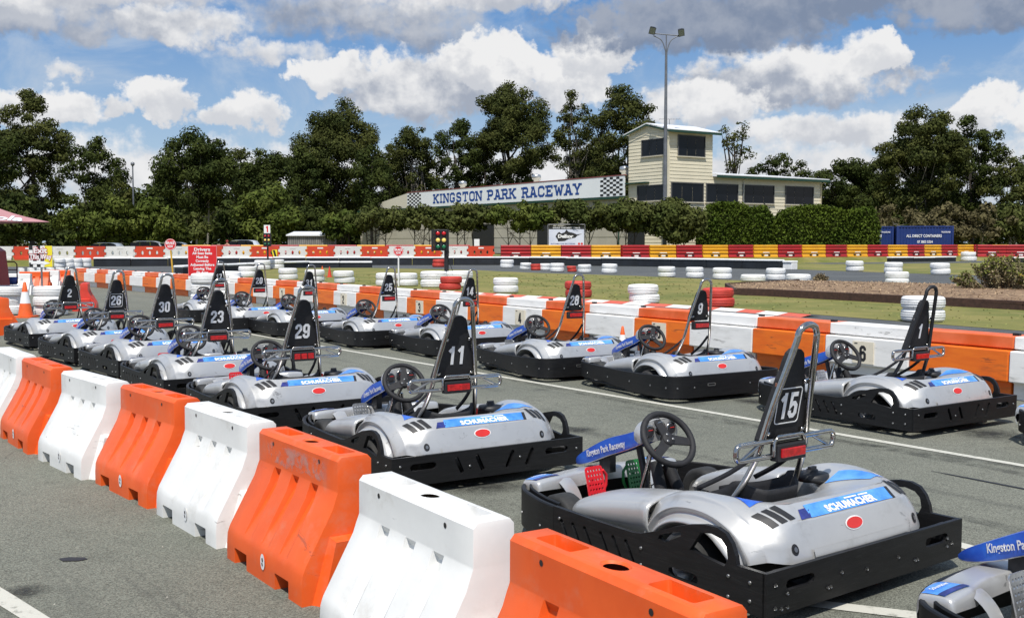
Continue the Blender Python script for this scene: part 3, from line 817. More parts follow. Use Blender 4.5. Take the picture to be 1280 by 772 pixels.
    pm.build('side_pod', [M_SILVER], root); mirrored(pm).build('side_pod', [M_SILVER], root)
    cm = cover_surface(); cb = bvh_of(cm)
    cover = cm.build('engine_cover', [M_SILVER], root)
    RS = frame((0, -.829, .404), (1, 0, 0), (0, .857, .514), (0, -.514, .857))
    mb = MB()
    vs, fs = quad_grid(-.30, .33, .0, .078, 18, 4, shear=.25)
    drape(mb, vs, fs, RS, cb, .003, 0)
    vs, fs = quad_grid(-.37, -.30, .002, .06, 4, 3, shear=.6); drape(mb, vs, fs, RS, cb, .003, 1)
    vs, fs = quad_grid(.33, .355, .0, .078, 2, 4, shear=.25); drape(mb, vs, fs, RS, cb, .003, 2)
    for sg in (-1, 1):
        MT = frame((sg * .445, -.60, .47), (1, 0, 0), (0, 1, 0), (0, 0, 1))
        vs, fs = quad_grid(-.055, .065, -.05, .17, 5, 8, shear=-.35 * sg); drape(mb, vs, fs, MT, cb, .003, 3 if sg < 0 else 0)
    mb.build('cover_stripe', [M_LBLUE, M_NAVY, M_DARK, M_BLUE], cover)
    mb = MB()
    tv, tf, w = text_poly('SCHUMACHER', .05, .0, .95, 1.08)
    drape(mb, [(x * .38 / w + .02, y * .040 + .028) for x, y in tv], tf, RS, cb, .006, 0)
    for xa, xb in ((-.01, .085), (.10, .175)):       # a second line of print too small to read
        vs, fs = quad_grid(xa, xb, .057, .065, 6, 1, shear=.25); drape(mb, vs, fs, RS, cb, .006, 0)
    mb.build('cover_lettering', [M_LETTER], cover)
    mb = MB()
    drape(mb, [(x, y) for x, y in ellipse(.066, .032, 20)], [tuple(range(20))], frame((-.03, -.872, .350), (1, 0, 0), (0, .43, .90), (0, -.90, .43)), cb, .003, 1)
    drape(mb, [(x, y) for x, y in ellipse(.059, .026, 20)], [tuple(range(20))], frame((-.03, -.872, .350), (1, 0, 0), (0, .43, .90), (0, -.90, .43)), cb, .006, 0)
    badge = mb.build('oval_badge', [M_REDDECAL, M_LETTER], cover)
    for sg in (-1, 1):
        for k in range(3):
            mb = MB()
            x = sg * .475 + (k - 1) * .048
            vs, fs = quad_grid(-.0165, .0165, -.055, .045, 2, 8, shear=-.35)
            drape(mb, vs, fs, frame((x, -.755, .43), (1, 0, 0), (0, .78, .62), (0, -.62, .78)), cb, .004, 0)
            mb.build('vent_slot', [M_DARK], cover)
        mb = MB()
        P = frame((sg * .46, -.86, .290), (1, 0, 0), (0, .25, .97), (0, -.97, .25))
        drape(mb, ellipse(.020, .026, 14), [tuple(range(14))], P, cb, .002, 0)
        drape(mb, ellipse(.010, .012, 10), [tuple(range(10))], P, cb, .006, 1)
        mb.build('cover_bolt', [M_DARK, M_BOLT], cover)
    # raised lower ledge across the rear face of the cover
    vs, fs = quad_grid(-.36, .36, -.022, .014, 24, 3)
    mb = MB(); drape(mb, vs, fs, frame((0, -.88, .266), (1, 0, 0), (0, .2, .98), (0, -.98, .2)), cb, .010, 0)
    mb.build('cover_ledge', [M_SILVER], cover)
    sm = spine_surface(); sb = bvh_of(sm)
    sp = sm.build('steering_fairing', [M_BLUE, M_SILVER], root, angle=50)
    for sg in (-1, 1):
        mb = MB()
        d = Vector((0, -.44, .150)).normalized()
        xx = d if sg < 0 else -d
        tv, tf, w = text_poly('Kingston Park Raceway', .025, .28)
        Mx = frame((sg * .075, .815, .440), xx, Vector((sg, 0, 0)).cross(xx), (sg, 0, 0))
        drape(mb, [(x * .35 / w, y * .038) for x, y in tv], tf, Mx, sb, .004, 0)
        mb.build('fairing_lettering', [M_LETTER], sp)
    mb = MB()
    rows = [[Vector(q) for q in s] for s in ([(-.13, .50, .545), (-.13, .50, .60), (-.07, .50, .645), (.07, .50, .645), (.13, .50, .60), (.13, .50, .545)],
            [(-.145, .45, .53), (-.145, .45, .60), (-.08, .45, .655), (.08, .45, .655), (.145, .45, .60), (.145, .45, .53)],
            [(-.14, .435, .535), (-.14, .435, .60), (-.075, .435, .65), (.075, .435, .65), (.14, .435, .60), (.14, .435, .535)])]
    mb.grid(spline_rows(rows, 3, 2), 0, smooth=True, flip=True)
    mb.add([rows[2][i] for i in range(6)], [(0, 1, 2, 3, 4, 5)], 0)
    dash = mb.build('dash_pod', [M_SILVER], root)
    for x, z, r in ((-.085, .595, .036), (0, .605, .040), (.085, .595, .036)):
        mb = MB(); M = frame((x, .432, z), (1, 0, 0), (0, 0, 1), (0, -1, 0))
        mb.lathe([(r, 0), (r, .008), (r * .86, .008)], 16, 1, M); mb.disc(r * .86, .006, 16, 0, M)
        mb.box((r * .2, r * .2, .008), (r * .9, .004, .002), 2, M)
        mb.build('gauge', [M_GAUGE, M_CHROME, M_REDDECAL], dash)
    mb = MB(); mb.box((0, .86, .37), (.05, .09, .16)); mb.tube([(0, .60, .50), (0, .56, .36), (0, .5, .10)], .02, 8)
    mb.build('fairing_support', [M_CHASSIS], root)
    # ---- steering
    C = Vector((0, .365, .553)); ax = Vector((-.10, -.80, .60)).normalized()
    MW = smat(C, ax)
    mb = MB()
    mb.tube([Vector((.158 * math.cos(a), .158 * math.sin(a), 0)) for a in [2 * math.pi * k / 32 for k in range(32)]], .0185, 10, True)
    for a in (90, 205, 335):
        mb.plate([(-.030, .02), (.030, .02), (.022, .146), (-.022, .146)], [], .010, 0, Matrix.Rotation(R(a - 90), 4, 'Z'))
    mb.lathe([(.0001, .012), (.036, .012), (.040, .006), (.040, -.02), (.0001, -.02)], 18, 0)
    for a in (90, 210, 330): mb.lathe([(.009, .012), (.009, .016), (.0001, .017)], 8, 1, Matrix.Translation((.024 * math.cos(R(a)), .024 * math.sin(R(a)), 0)))
    mb.build('steering_wheel', [M_SEAT, M_BOLT], root).matrix_basis = MW
    mb = MB(); mb.tube([C - ax * .02, C - ax * .22, (.05, .57, .16)], .013, 8)
    mb.tube([(-.10, .52, .12), (-.03, .47, .46)], .012, 8); mb.tube([(.10, .52, .12), (.03, .47, .46)], .012, 8)
    mb.build('steering_column', [M_CHROME], root)
    mb = MB()
    mb.tube([(-.055, .36, .10), (-.05, .37, .28), (-.035, .43, .42)], .034, 10); mb.tube([(.06, .34, .10), (.055, .34, .28), (.04, .41, .40)], .034, 10)
    mb.build('column_boot', [M_SEAT], root)
    # ---- pedals
    for x, pmx in ((-.19, pedal_mats[0]), (.13, pedal_mats[1])):
        holes = [ellipse(.0075, .0075, 6, -.044 + .022 * i, -.068 + .027 * j) for i in range(5) for j in range(6)]
        M = frame((x, .755, .268), (1, 0, 0), (0, .25, .97), (0, -.97, .25))
        mb = MB(); mb.plate(rounded(.130, .185, .022), holes, .007, 0, M)
        sd = .08 if x < 0 else -.08
        mb.tube([(x + sd * .8, .765, .33), (x + sd * 1.15, .765, .30), (x + sd * 1.15, .765, .24), (x + sd * .8, .765, .19), (x, .80, .11)], .009, 6)
        mb.box((x, .78, .20), (.02, .02, .18))
        mb.build('pedal', [pmx], root)
    mb = MB(); mb.box((-.02, .60, .135), (.10, .06, .06), 1); mb.box((-.02, .60, .185), (.085, .055, .04), 0); mb.tube([(-.15, .74, .15), (-.02, .64, .14)], .008, 6, mi=0)
    mb.tube([(.03, .60, .20), (.10, .55, .27), (.17, .60, .30), (.20, .69, .27)], .004, 6, mi=2)
    mb.build('brake_cylinder', [M_ALU, M_BRASS, M_RUBBER], root, bevel=.006)
    # ---- seat, hoop, back panel
    st = seat_mesh().build('seat', [M_SEAT], root)
    sol = st.modifiers.new('thick', 'SOLIDIFY'); sol.thickness = .012
    arc = [(-.078, -.552, 1.155), (-.070, -.560, 1.205), (-.045, -.567, 1.235), (0, -.570, 1.247)]
    left = [(-.27, -.20, .24), (-.235, -.30, .37), (-.20, -.37, .50), (-.178, -.415, .62), (-.14, -.47, .85)] + arc
    pth = catmull([Vector(p) for p in left] + [Vector((-x, y, z)) for x, y, z in left[-2::-1]], 4)
    mb = MB(); mb.tube(pth, .0165 if kind == 'fin' else .0145, 10)
    mb.build('roll_hoop', [M_CHROME], root)
    z0 = .655 if kind == 'fin' else .80
    H = 1.135 - z0
    B0 = Vector((0, -.395 - (z0 - .64) * .20, z0))
    nrm = Vector((1, 0, 0)).cross(BACK_S)
    wb = .172 if kind == 'fin' else .128
    hp = [(wb, 0), (wb + .004, .03), (.110, H - .20), (.098, H - .15), (.080, H - .11), (.070, H - .06), (.055, H - .022), (.03, H - .004), (0, H)]
    out = hp + [(-x, y) for x, y in hp[-2::-1]]
    M = frame(B0, (1, 0, 0), BACK_S, nrm)
    mb = MB(); mb.plate(out, [], .03, 0, M)
    bp = mb.build('back_panel', [M_SEAT], root, bevel=.008)
    for s in ((.06, H - .17) if kind == 'fin' else (.05,)):
        for sg in (-1, 1):
            mb = MB(); w = (wb - .02) * (1 - s / H) + .075 * s / H
            mb.box((sg * w, s, .022), (.05, .02, .014), 0, M); mb.lathe([(.011, .02), (.011, .034), (.0001, .036)], 8, 0, M @ Matrix.Translation((sg * (w - .012), s, 0)))
            mb.build('panel_clip', [M_CHROME], bp)
    root['num_frame'] = [c for row in (M @ Matrix.Translation((0, H * (.40 if kind == 'fin' else .40), .019))) for c in row]
    lz = .615 if kind == 'fin' else .748
    ly = -.455 if kind == 'fin' else -.475
    mb = MB(); mb.box((0, ly, lz), (.215, .055, .085)); tl = mb.build('tail_light', [M_DARK], root, bevel=.006)
    mb = MB()
    mb.box((0, ly - .032, lz), (.18, .014, .045)); mb.build('lens', [M_REDLENS], tl, bevel=.004)
    if kind == 'fin':
        mb = MB()
        def rail(x0, x1, za, zb, y, r=.028):
            return [(x, y, z) for x, z in [(a + (x0 + x1) / 2, b + (za + zb) / 2) for a, b in rounded(abs(x1 - x0), zb - za, r, 4)]]
        mb.tube(rail(-.375, .375, .60, .675, -.445), .0135, 8, True)
        mb.tube([(-.115, -.46, .60), (-.115, -.462, .67), (-.095, -.463, .695), (.095, -.463, .695), (.115, -.462, .67), (.115, -.46, .60)], .010, 8)
        for sg in (-1, 1): mb.tube([(sg * .20, -.445, .670), (sg * .335, -.445, .606)], .009, 8)
        mb.build('grab_rail', [M_CHROME], root)
    for sg in (-1, 1):
        mb = MB()
        pts = catmull([(sg * .165, -.41, .62), (sg * .195, -.25, .495), (sg * .225, -.06, .385)], 4)
        rows = []
        for i, p in enumerate(pts):
            d = (pts[min(i + 1, len(pts) - 1)] - pts[max(i - 1, 0)]).normalized(); w_ = d.cross(Vector((sg, 0, .4))).normalized() * .013
            rows.append([p - w_, p + w_])
        mb.grid(rows, 0, smooth=True)
        o = mb.build('seat_belt', [M_SEAT], root); o.modifiers.new('t', 'SOLIDIFY').thickness = .004
    mb = MB(); mb.lathe([(.0001, .055), (.03, .055), (.032, .04), (.085, .035), (.092, .02), (.092, 0), (.0001, 0)], 20, 0, frame((.36, -.33, .40), (1, 0, 0), (0, 1, 0), (0, 0, 1)))
    mb.box((.36, -.33, .46), (.05, .02, .02), 0)
    mb.build('fuel_cap', [M_DARK], root)
    mb = MB(); mb.box((.235, -.30, .40), (.035, .035, .05), 0); mb.tube([(.25, -.30, .36), (.25, -.31, .42)], .014, 8, mi=0)
    mb.build('belt_buckle', [M_REDDECAL], root, bevel=.005)
    return root

def number_kart(root, txt, outline=False):
    f = list(root['num_frame']); M = Matrix([f[i * 4:i * 4 + 4] for i in range(4)])
    mb = MB()
    fin = any(c.name.startswith('grab_rail') for c in root.children)
    h = .135 if fin else .125
    put_number(mb, txt, h, M, 0)
    if outline:
        hw = .28 * len(txt) * h + .016
        ro = rounded(2 * hw, h + .05, .02); ri = rounded(2 * hw - .010, h + .04, .016)
        mb.plate(ro, [ri], .002, 0, M)
    mb.build('race_number', [M_LETTER], root)

KA = make_kart('fin', None, (M_REDPED, M_GREENPED), False)
KA2 = None
POSES = [  # number, model, x, y, turn, label, outline
 ('15', 'A', 1.09, 5.654, .654, 'nearest whole silver go-kart, one red pedal and one green, white fifteen on its seat back', True),
 ('11', 'C', -.642, 8.05, .57, 'silver go-kart with bare metal pedals and a white eleven on its seat back', False),
 ('29', 'D', -2.156, 10.138, .60, 'silver go-kart whose tail light has three lenses, white twenty-nine on its seat back', False),
 ('23', 'D', -3.459, 12.034, .63, 'silver go-kart with red pedals and white twenty-three on its seat back', False),
 ('30', 'D', -4.624, 13.813, .68, 'silver go-kart with white thirty on its seat back, directly ahead of the one marked twenty-three', False),
 ('26', 'D', -5.802, 15.346, .71, 'silver go-kart whose white twenty-six is framed by a thin white line', True),
 ('2', 'D', -7.322, 17.513, .68, 'silver go-kart beside the traffic cone with a single white two on its seat back', False),
 (None, 'C', 2.585, 3.635, .63, 'silver go-kart cut off by the lower right corner, only its nose showing', False),
 ('1', 'C', 3.445, 10.136, .598, 'silver go-kart with chrome side rails parked in front of the wall plate reading six', False),
 ('9', 'B', 1.797, 12.066, .537, 'silver go-kart with plain bumper ring in front of the wall plate reading five', False),
 ('28', 'B', .528, 13.763, .552, 'silver go-kart with plain bumper ring and white twenty-eight, tucked between two ring-bumpered karts', False),
 ('14', 'B', -.881, 16.223, .586, 'silver go-kart half hidden behind the hoop of the kart marked eleven', False),
 ('25', 'B', -2.234, 17.677, .579, 'silver go-kart in the wall-side queue with white twenty-five below its hoop', False),
 ('31', 'B', -3.871, 19.527, .62, 'silver go-kart in the wall-side queue seen behind the hoop of the kart marked twenty-nine', False),
 ('20', 'B', -5.009, 20.624, .614, 'silver go-kart in the wall-side queue with a low hoop and white twenty', False),
 ('17', 'B', -6.40, 22.934, .63, 'farthest silver go-kart of the wall-side queue, beside the white tyre stack under the red sign', False),
 (None, 'B', 5.15, 8.33, .60, 'silver go-kart cut off by the right edge, only its bumper corner showing', False),
]
PROTO = {'A': KA}
def proto(k):
    if k not in PROTO:
        PROTO[k] = {'C': lambda: make_kart('fin', None, (M_ALU, M_ALU), True), 'D': lambda: make_kart('fin', None, (M_REDPED, M_REDPED), True),
                    'B': lambda: make_kart('ring', None, (M_ALU, M_ALU), False)}[k]()
        return PROTO[k]
    return PROTO[k]
used = set()
todo = []
for num, k, x, y, th, lab, outl in POSES:
    fresh = k not in used
    used.add(k)
    src = proto(k)
    o = src if fresh else copy_tree(src)
    o.location = (x, y, .008); o.rotation_euler = (0, 0, th)
    tag(o, lab, 'go-kart')
    todo.append((o, num, outl))
for o, num, outl in todo:
    if num: number_kart(o, num, outl)
    for c in o.children:     # no two wheels left at the same lock
        if c.name.startswith('steering_wheel'): c.matrix_basis = c.matrix_basis @ Matrix.Rotation(R(8) if num == '15' else rnd.uniform(-.6, .6), 4, 'Z')
    if num == '29':          # this kart's tail light has three small lenses
        tl = [c for c in o.children if c.name.startswith('tail_light')][0]
        for c in list(tl.children): bpy.data.objects.remove(c)
        for x in (-.065, 0, .065):
            mb = MB(); mb.box((x, -.487, .615), (.055, .014, .05)); mb.build('lens', [M_REDLENS], tl, bevel=.004)
    if num == '1':           # black painted hoop
        for c in o.children:
            if c.name.startswith('roll_hoop'): c.data = c.data.copy(); c.data.materials[0] = M_DARK
    del o['num_frame']
# ------------------------------------------------------------------ ground, track, grass
def sheet(name, poly, z, m, kind='structure', sub=0):
    mb = MB()
    L = [[Vector((x, y, 0)) for x, y in poly]]
    for t in tessellate_polygon(L):
        a, b, c = (L[0][i] for i in t)
        mb.add([(p.x, p.y, z) for p in ((a, b, c) if (b - a).cross(c - a).z > 0 else (a, c, b))], [(0, 1, 2)], 0)
    o = mb.build(name, [m], weld=False)
    return tag(o, kind=kind)

sheet('ground', [(-4500, -600), (4500, -600), (4500, 6000), (-4500, 6000)], -.004, M_GROUND)
sheet('track', [(-95, 58), (-95, -40), (90, -40), (62, 22), (40, 44), (26, 60), (19, 66.5), (17, 66), (12, 71), (8.8, 74.6), (3, 77.5), (-1.3, 79), (-10, 78.6), (-19.4, 77), (-29, 74.5), (-42, 71)], .004, M_TRACK)
sheet('pit_lane', [(-80, -30), (34.2, -30), (5.55, 12.0), (-5.1, 28.2), (-9.2, 33.4), (-16.2, 42.2), (-22, 47), (-80, 52)], .008, M_ASPH)
GR_NEAR = [(60, -26), (10.3, 18.8), (9.53, 20.04), (6.03, 26.2), (3.13, 30.1), (-.5, 34.8), (-6.4, 41.3), (-11.5, 48.5)]
sheet('infield_grass', GR_NEAR + [(-14.5, 55), (-15.6, 62), (-14.2, 69.5), (-9.3, 70), (-4, 66), (-1.9, 63.8), (1.17, 58.7), (6.2, 53.1), (9.3, 47.5), (12.66, 44.6), (15.2, 41.3), (18.5, 40.5), (28, 34), (48, 14), (80, -26)], .010, M_GRASS)
BANK = [(-90, 73.5), (-41, 74.6), (-29, 77.8), (-19.4, 80), (-10.3, 82), (-.7, 83.6), (4, 84.4), (9.5, 85), (18, 88), (26, 91), (34, 95), (42, 100), (50, 104), (64, 108), (110, 108)]
BZ = .42
sheet('outfield_grass', [(17.6, 66.2), (19.5, 61.5), (22.8, 54.6), (31, 45.5), (48, 32), (70, 20), (100, 40), (110, 108), (64, 107), (50, 103), (42, 99), (34, 94), (26, 90), (18, 87), (17, 84)], .010, M_GRASS)
mb = MB(); rows = []
for i, (x, y) in enumerate(BANK):
    p, q = Vector((*BANK[max(i - 1, 0)], 0)), Vector((*BANK[min(i + 1, len(BANK) - 1)], 0)); d = (q - p).normalized(); n = Vector((-d.y, d.x, 0)); c = Vector((x, y, 0))
    rows.append([c - n * 2.1 + Vector((0, 0, -.02)), c - n * .7 + Vector((0, 0, BZ)), c + n * 3 + Vector((0, 0, BZ)), c + n * 80 + Vector((0, 0, BZ))])
mb.grid(rows, 0, smooth=True, flip=True); tag(mb.build('grass_bank', [M_GRASS]), kind='structure')
sheet('far_track', [(23, 86.3), (34, 91), (42, 96), (50, 100), (75, 103), (75, 96), (52, 94), (43, 90), (34.5, 86), (24, 82)], .014, M_TRACK)
# painted lines on the pit lane
def line(a, b, w, z=.012, name='white_line'):
    a, b = Vector((*a, 0)), Vector((*b, 0)); d = (b - a).normalized(); n = Vector((-d.y, d.x, 0)) * w / 2
    mb = MB(); N = max(2, int((b - a).length / .5))
    rows = [[a + (b - a) * i / N - n * (1 + .05 * math.sin(i * 1.7)) + Vector((0, 0, z)), a + (b - a) * i / N + n * (1 + .06 * math.sin(i * 2.3)) + Vector((0, 0, z))] for i in range(N + 1)]
    mb.grid(rows, 0, smooth=False, flip=True)
    tag(mb.build(name, [M_LINE]), kind='structure')
line((6.6, 4.06), (-7.5, 23.1), .085)
line((2.36, 5.90), (3.6, 4.0), .095)
line((1.30, 4.86), (2.35, 4.45), .10)
line((-2.78, 5.33), (-1.6, 4.15), .095)
line((-6.9, 17.3), (-6.05, 16.0), .10)
line((-8.6, 30.6), (-7.0, 28.6), .12)
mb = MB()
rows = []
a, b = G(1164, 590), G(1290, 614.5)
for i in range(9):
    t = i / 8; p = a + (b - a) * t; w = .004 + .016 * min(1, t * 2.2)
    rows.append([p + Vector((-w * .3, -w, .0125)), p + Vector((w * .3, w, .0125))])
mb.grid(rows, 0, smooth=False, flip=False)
tag(mb.build('dark_strip', [mat('dark_mark', (.018, .018, .02), .6)]), kind='structure')  # thin dark strip on the asphalt, tapering towards its left end
mb = MB()
c = G(89, 701)
mb.add([c + Vector((x, y, .0125)) for x, y in ((-.07, .01), (-.03, -.035), (.05, -.03), (.085, .0), (.06, .03), (-.02, .035))], [(0, 1, 2, 3, 4, 5)], 0)
tag(mb.build('tar_patch', [MATS['dark_mark']]), kind='structure')
# rubber laid by tyres and oil dripped under the karts
def skid(pts, w):
    P = catmull([Vector((x, y, .0105)) for x, y in pts], 8); rows = []
    for i, p in enumerate(P):
        d = (P[min(i + 1, len(P) - 1)] - P[max(i - 1, 0)]).normalized(); n = Vector((-d.y, d.x, 0)) * w / 2
        rows.append([p - n, p + n])
    mb = MB(); mb.grid(rows, 0, smooth=False, flip=True)
    o = mb.build('skid_mark', [M_SKID]); uv = o.data.uv_layers.new(name='UVMap')
    for l in o.data.loops:
        vi = l.vertex_index; uv.data[l.index].uv = (vi % 2, (vi // 2) / (len(P) - 1))
    tag(o, kind='structure')
for dx in (0, 1.15):
    skid([(4.0 + dx, 4.2 + dx * .75), (2.3 + dx, 7.0 + dx * .75), (.3 + dx, 9.8 + dx * .75), (-2.2 + dx, 13.6 + dx * .75)], .17)
    skid([(5.2 + dx * .4, 6.2 + dx), (3.0 + dx * .6, 8.6 + dx), (.9 + dx * .7, 11.0 + dx * .8)], .15)
skid([(-1.6, 3.1), (-2.3, 4.45), (-3.5, 5.7), (-5.8, 7.1)], .17)
skid([(-8.5, 21.0), (-6.6, 24.5), (-7.2, 29.0)], .2); skid([(-10.5, 22.0), (-8.6, 26.0), (-9.2, 30.5)], .2)
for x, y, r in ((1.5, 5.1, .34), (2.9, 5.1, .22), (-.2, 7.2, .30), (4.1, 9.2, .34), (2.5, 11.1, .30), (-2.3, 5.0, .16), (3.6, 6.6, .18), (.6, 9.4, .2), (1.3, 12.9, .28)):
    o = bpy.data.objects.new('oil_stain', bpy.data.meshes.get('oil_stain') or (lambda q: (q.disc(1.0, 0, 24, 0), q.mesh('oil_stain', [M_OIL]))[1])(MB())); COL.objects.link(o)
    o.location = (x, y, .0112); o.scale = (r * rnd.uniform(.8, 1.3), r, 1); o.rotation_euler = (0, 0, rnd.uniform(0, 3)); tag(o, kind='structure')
# loose grit on the asphalt near the camera
mb = MB()
for i in range(900):
    x = rnd.uniform(-6, 6); y = rnd.uniform(3.5, 12); s = rnd.uniform(.002, .006)
    mb.add([(x - s, y - s, .009), (x + s, y - s * .6, .009), (x + s * .3, y + s, .009), (x, y, .009 + s * 1.1)], [(0, 1, 3), (1, 2, 3), (2, 0, 3)], 0)
tag(mb.build('grit', [mat('grit_stone', (.24, .23, .20), .9, island=.5)]), kind='stuff')

# red and white kerb behind the pit wall
kr = tag(bpy.data.objects.new('kerb', None), kind='structure'); COL.objects.link(kr)
kp = [Vector((x, y, 0)) for x, y in ((-13.5, 51.5), (-11.6, 48.2), (-6.5, 41.0), (-.65, 34.5), (2.95, 29.9), (5.85, 26.0), (6.9, 24.0))]
pts = []
for i in range(len(kp) - 1):
    n = max(1, round((kp[i + 1] - kp[i]).length / .75))
    pts += [kp[i].lerp(kp[i + 1], k / n) for k in range(n)]
pts.append(kp[-1])
for i in range(len(pts) - 1):
    a, b = pts[i], pts[i + 1]; d = (b - a).normalized(); n = Vector((-d.y, d.x, 0)); n = n if n.y < 0 else -n
    mb = MB()
    A, B = a + d * .006, b - d * .006
    mb.grid([[A + Vector((0, 0, .03)) , A + n * .30 + Vector((0, 0, .06)), A + n * .62 + Vector((0, 0, .005))], [B + Vector((0, 0, .03)), B + n * .30 + Vector((0, 0, .06)), B + n * .62 + Vector((0, 0, .005))]], 0, smooth=False)
    mb.build('kerb_block', [M_KRED if i % 2 else M_KWHITE], kr)

# grass blades where the infield is nearest
def in_poly(x, y, P):
    c = False; j = len(P) - 1
    for i in range(len(P)):
        if (P[i][1] > y) != (P[j][1] > y) and x < (P[j][0] - P[i][0]) * (y - P[i][1]) / (P[j][1] - P[i][1]) + P[i][0]: c = not c
        j = i
    return c
GP = GR_NEAR + [(-14.5, 55), (-4, 60), (1.17, 57), (6.2, 52), (9.3, 46.5), (18.5, 35), (28, 30)]
mb = MB()
for i in range(5000):
    y = 15 + 40 * rnd.random() ** 1.3; x = rnd.uniform(-9, 19)
    if abs(x) > y * .5 + 1 or not in_poly(x, y, GP): continue
    h = rnd.uniform(.015, .035); w = .012 + .0012 * (y - 15); a = rnd.uniform(0, 6.28); l = rnd.choice((-1, 1)) * rnd.uniform(.03, .07)
    dx, dy = math.cos(a) * w, math.sin(a) * w
    mb.add([(x - dx, y - dy, .010), (x + dx, y + dy, .010), (x + l, y + l, .010 + h)], [(0, 1, 2)], 0)
tag(mb.build('grass_blades', [mat('grass_blade', (.14, .16, .03), .8, col2=(.23, .21, .06), vscale=.8, island=.2)]), kind='stuff')

# ------------------------------------------------------------------ foreground water barriers
def barrier_mesh():
    L, TW, BW, Hh = .94, .085, .27, .66
    xs = []; g = []
    def st(x, d): xs.append(x); g.append(d)
    st(-L / 2, 0)
    for c in (-.22, .0, .22):
        st(c - .044, 0); st(c - .036, 1); st(c + .036, 1); st(c + .044, 0)
    st(L / 2, 0)
    F = {-.33: 1, -.15: 1, .13: 1, .31: 1}
    # insert fork-slot stations
    for a, b in ((-.36, -.20), (.16, .32)):
        for x in (a, a + .012, b - .012, b):
            xs.append(x); g.append(None)
    order = sorted(range(len(xs)), key=lambda i: xs[i])
    X = [xs[i] for i in order]; Gv = [g[i] for i in order]
    last = 0
    for i in range(len(X)):
        if Gv[i] is None:
            p = max((j for j in range(i) if Gv[j] is not None), default=0); q = min(j for j in range(i, len(X)) if Gv[j] is not None)
            t = (X[i] - X[p]) / (X[q] - X[p]); Gv[i] = Gv[p] * (1 - t) + Gv[q] * t
    fork = lambda x: 1.0 if any(a + .006 < x < b - .006 for a, b in ((-.36, -.20), (.16, .32))) else 0.0
    rows = []
    #      z, y, groove depth, fork depth
    prof = [(0, BW, 0, .18), (.072, BW, 0, .18), (.080, BW, 0, 0), (.135, BW - .004, 0, 0), (.16, BW - .012, .0, 0), (.175, BW - .018, .003, 0), (.42, TW + .030, .036, 0), (.465, TW + .014, .030, 0), (.495, TW + .002, 0, 0), (.503, TW + .001, 0, 0), (Hh - .02, TW, 0, 0), (Hh, TW - .018, 0, 0)]
    mb = MB()
    for sg in (-1, 1):
        rows = [[Vector((x, sg * (y - gd * gv - fd * fork(x)), z)) for x, gv in zip(X, Gv)] for z, y, gd, fd in prof]
        mb.grid(rows, 0, smooth=True, flip=(sg > 0))
    # ends: waisted with an interlocking step below
    for sx in (-1, 1):
        e = []
        for z, y, gd, fd in prof:
            e.append([Vector((sx * L / 2, -y, z)), Vector((sx * L / 2, y, z))])
        mb.grid(e, 0, smooth=False, flip=(sx < 0))
        # step block
        w0, w1 = BW - .05, .13
        x0, x1 = sx * L / 2, sx * (L / 2 + .052)
        b = [(x0, -w0, 0), (x0, w0, 0), (x1, w0 - .03, 0), (x1, -w0 + .03, 0), (x0, -w1, .30), (x0, w1, .30), (x1, w1 - .01, .285), (x1, -w1 + .01, .285)]
        fs = [(4, 5, 6, 7), (3, 2, 6, 7), (0, 3, 7, 4), (2, 1, 5, 6)]
        if sx > 0: fs = [f[::-1] for f in fs]
        mb.add(b, fs, 0)
    # top with two pockets and a filler hole
    t = TW - .018
    holes = [rounded(.20, .085, .012, 2, -.29, .005), rounded(.20, .085, .012, 2, .29, .005), ellipse(.060, .042, 20, 0, .0)]
    loops = [[Vector((-L / 2, -t, 0)), Vector((L / 2, -t, 0)), Vector((L / 2, t, 0)), Vector((-L / 2, t, 0))]] + [[Vector((x, y, 0)) for x, y in h] for h in holes]
    flat = [p for l in loops for p in l]
    fs = []
    for a, b, c in tessellate_polygon(loops):
        if (flat[b] - flat[a]).cross(flat[c] - flat[a]).z < 0: b, c = c, b
        fs.append((a, b, c))
    mb.add([(p.x, p.y, Hh) for p in flat], fs, 0)
    for h, d, fl in ((holes[0], .075, 1), (holes[1], .075, 1), (holes[2], .008, 0)):
        top = [(x, y, Hh) for x, y in h]; k = .82 if d < .1 else 1.0
        cx = sum(p[0] for p in h) / len(h); cy = sum(p[1] for p in h) / len(h)
        bot = [(cx + (x - cx) * k, cy + (y - cy) * k, Hh - d) for x, y in h]
        n = len(h)
        mb.add(top + bot, [(i, n + i, n + (i + 1) % n, (i + 1) % n) for i in range(n)] + ([tuple(range(n, 2 * n))] if fl else []), 0)
    me = mb.mesh('barrier_body', [M_WHITE], 19)
    return me
BM = {}
BM['w'] = barrier_mesh(); BM['o'] = BM['w'].copy(); BM['o'].materials.clear(); BM['o'].materials.append(M_ORANGE)
BM['r'] = BM['w'].copy(); BM['r'].materials.clear(); BM['r'].materials.append(mat('red_plastic', (.62, .05, .03), .4, var=.1, dirt=.4, dscale=6, dcol=(.5, .12, .1)))
sm_ = MB(); sm_.disc(.040, 0, 16, 0, rx=.026); st_me = sm_.mesh('maker_sticker', [M_LETTER])
sk_ = MB(); sk_.add([(-.008, .015, 0), (.006, .022, 0), (.010, .004, 0), (-.002, 0, 0)], [(0, 3, 2, 1)]); sk_.add([(-.010, -.004, 0), (.004, -.006, 0), (.008, -.020, 0), (-.006, -.018, 0)], [(0, 3, 2, 1)])
sk_me = sk_.mesh('sticker_mark', [M_DARK])
hl_ = MB(); hl_.disc(.011, 0, 10, 0); hl_me = hl_.mesh('pin_hole', [M_DARK])
FH = {}
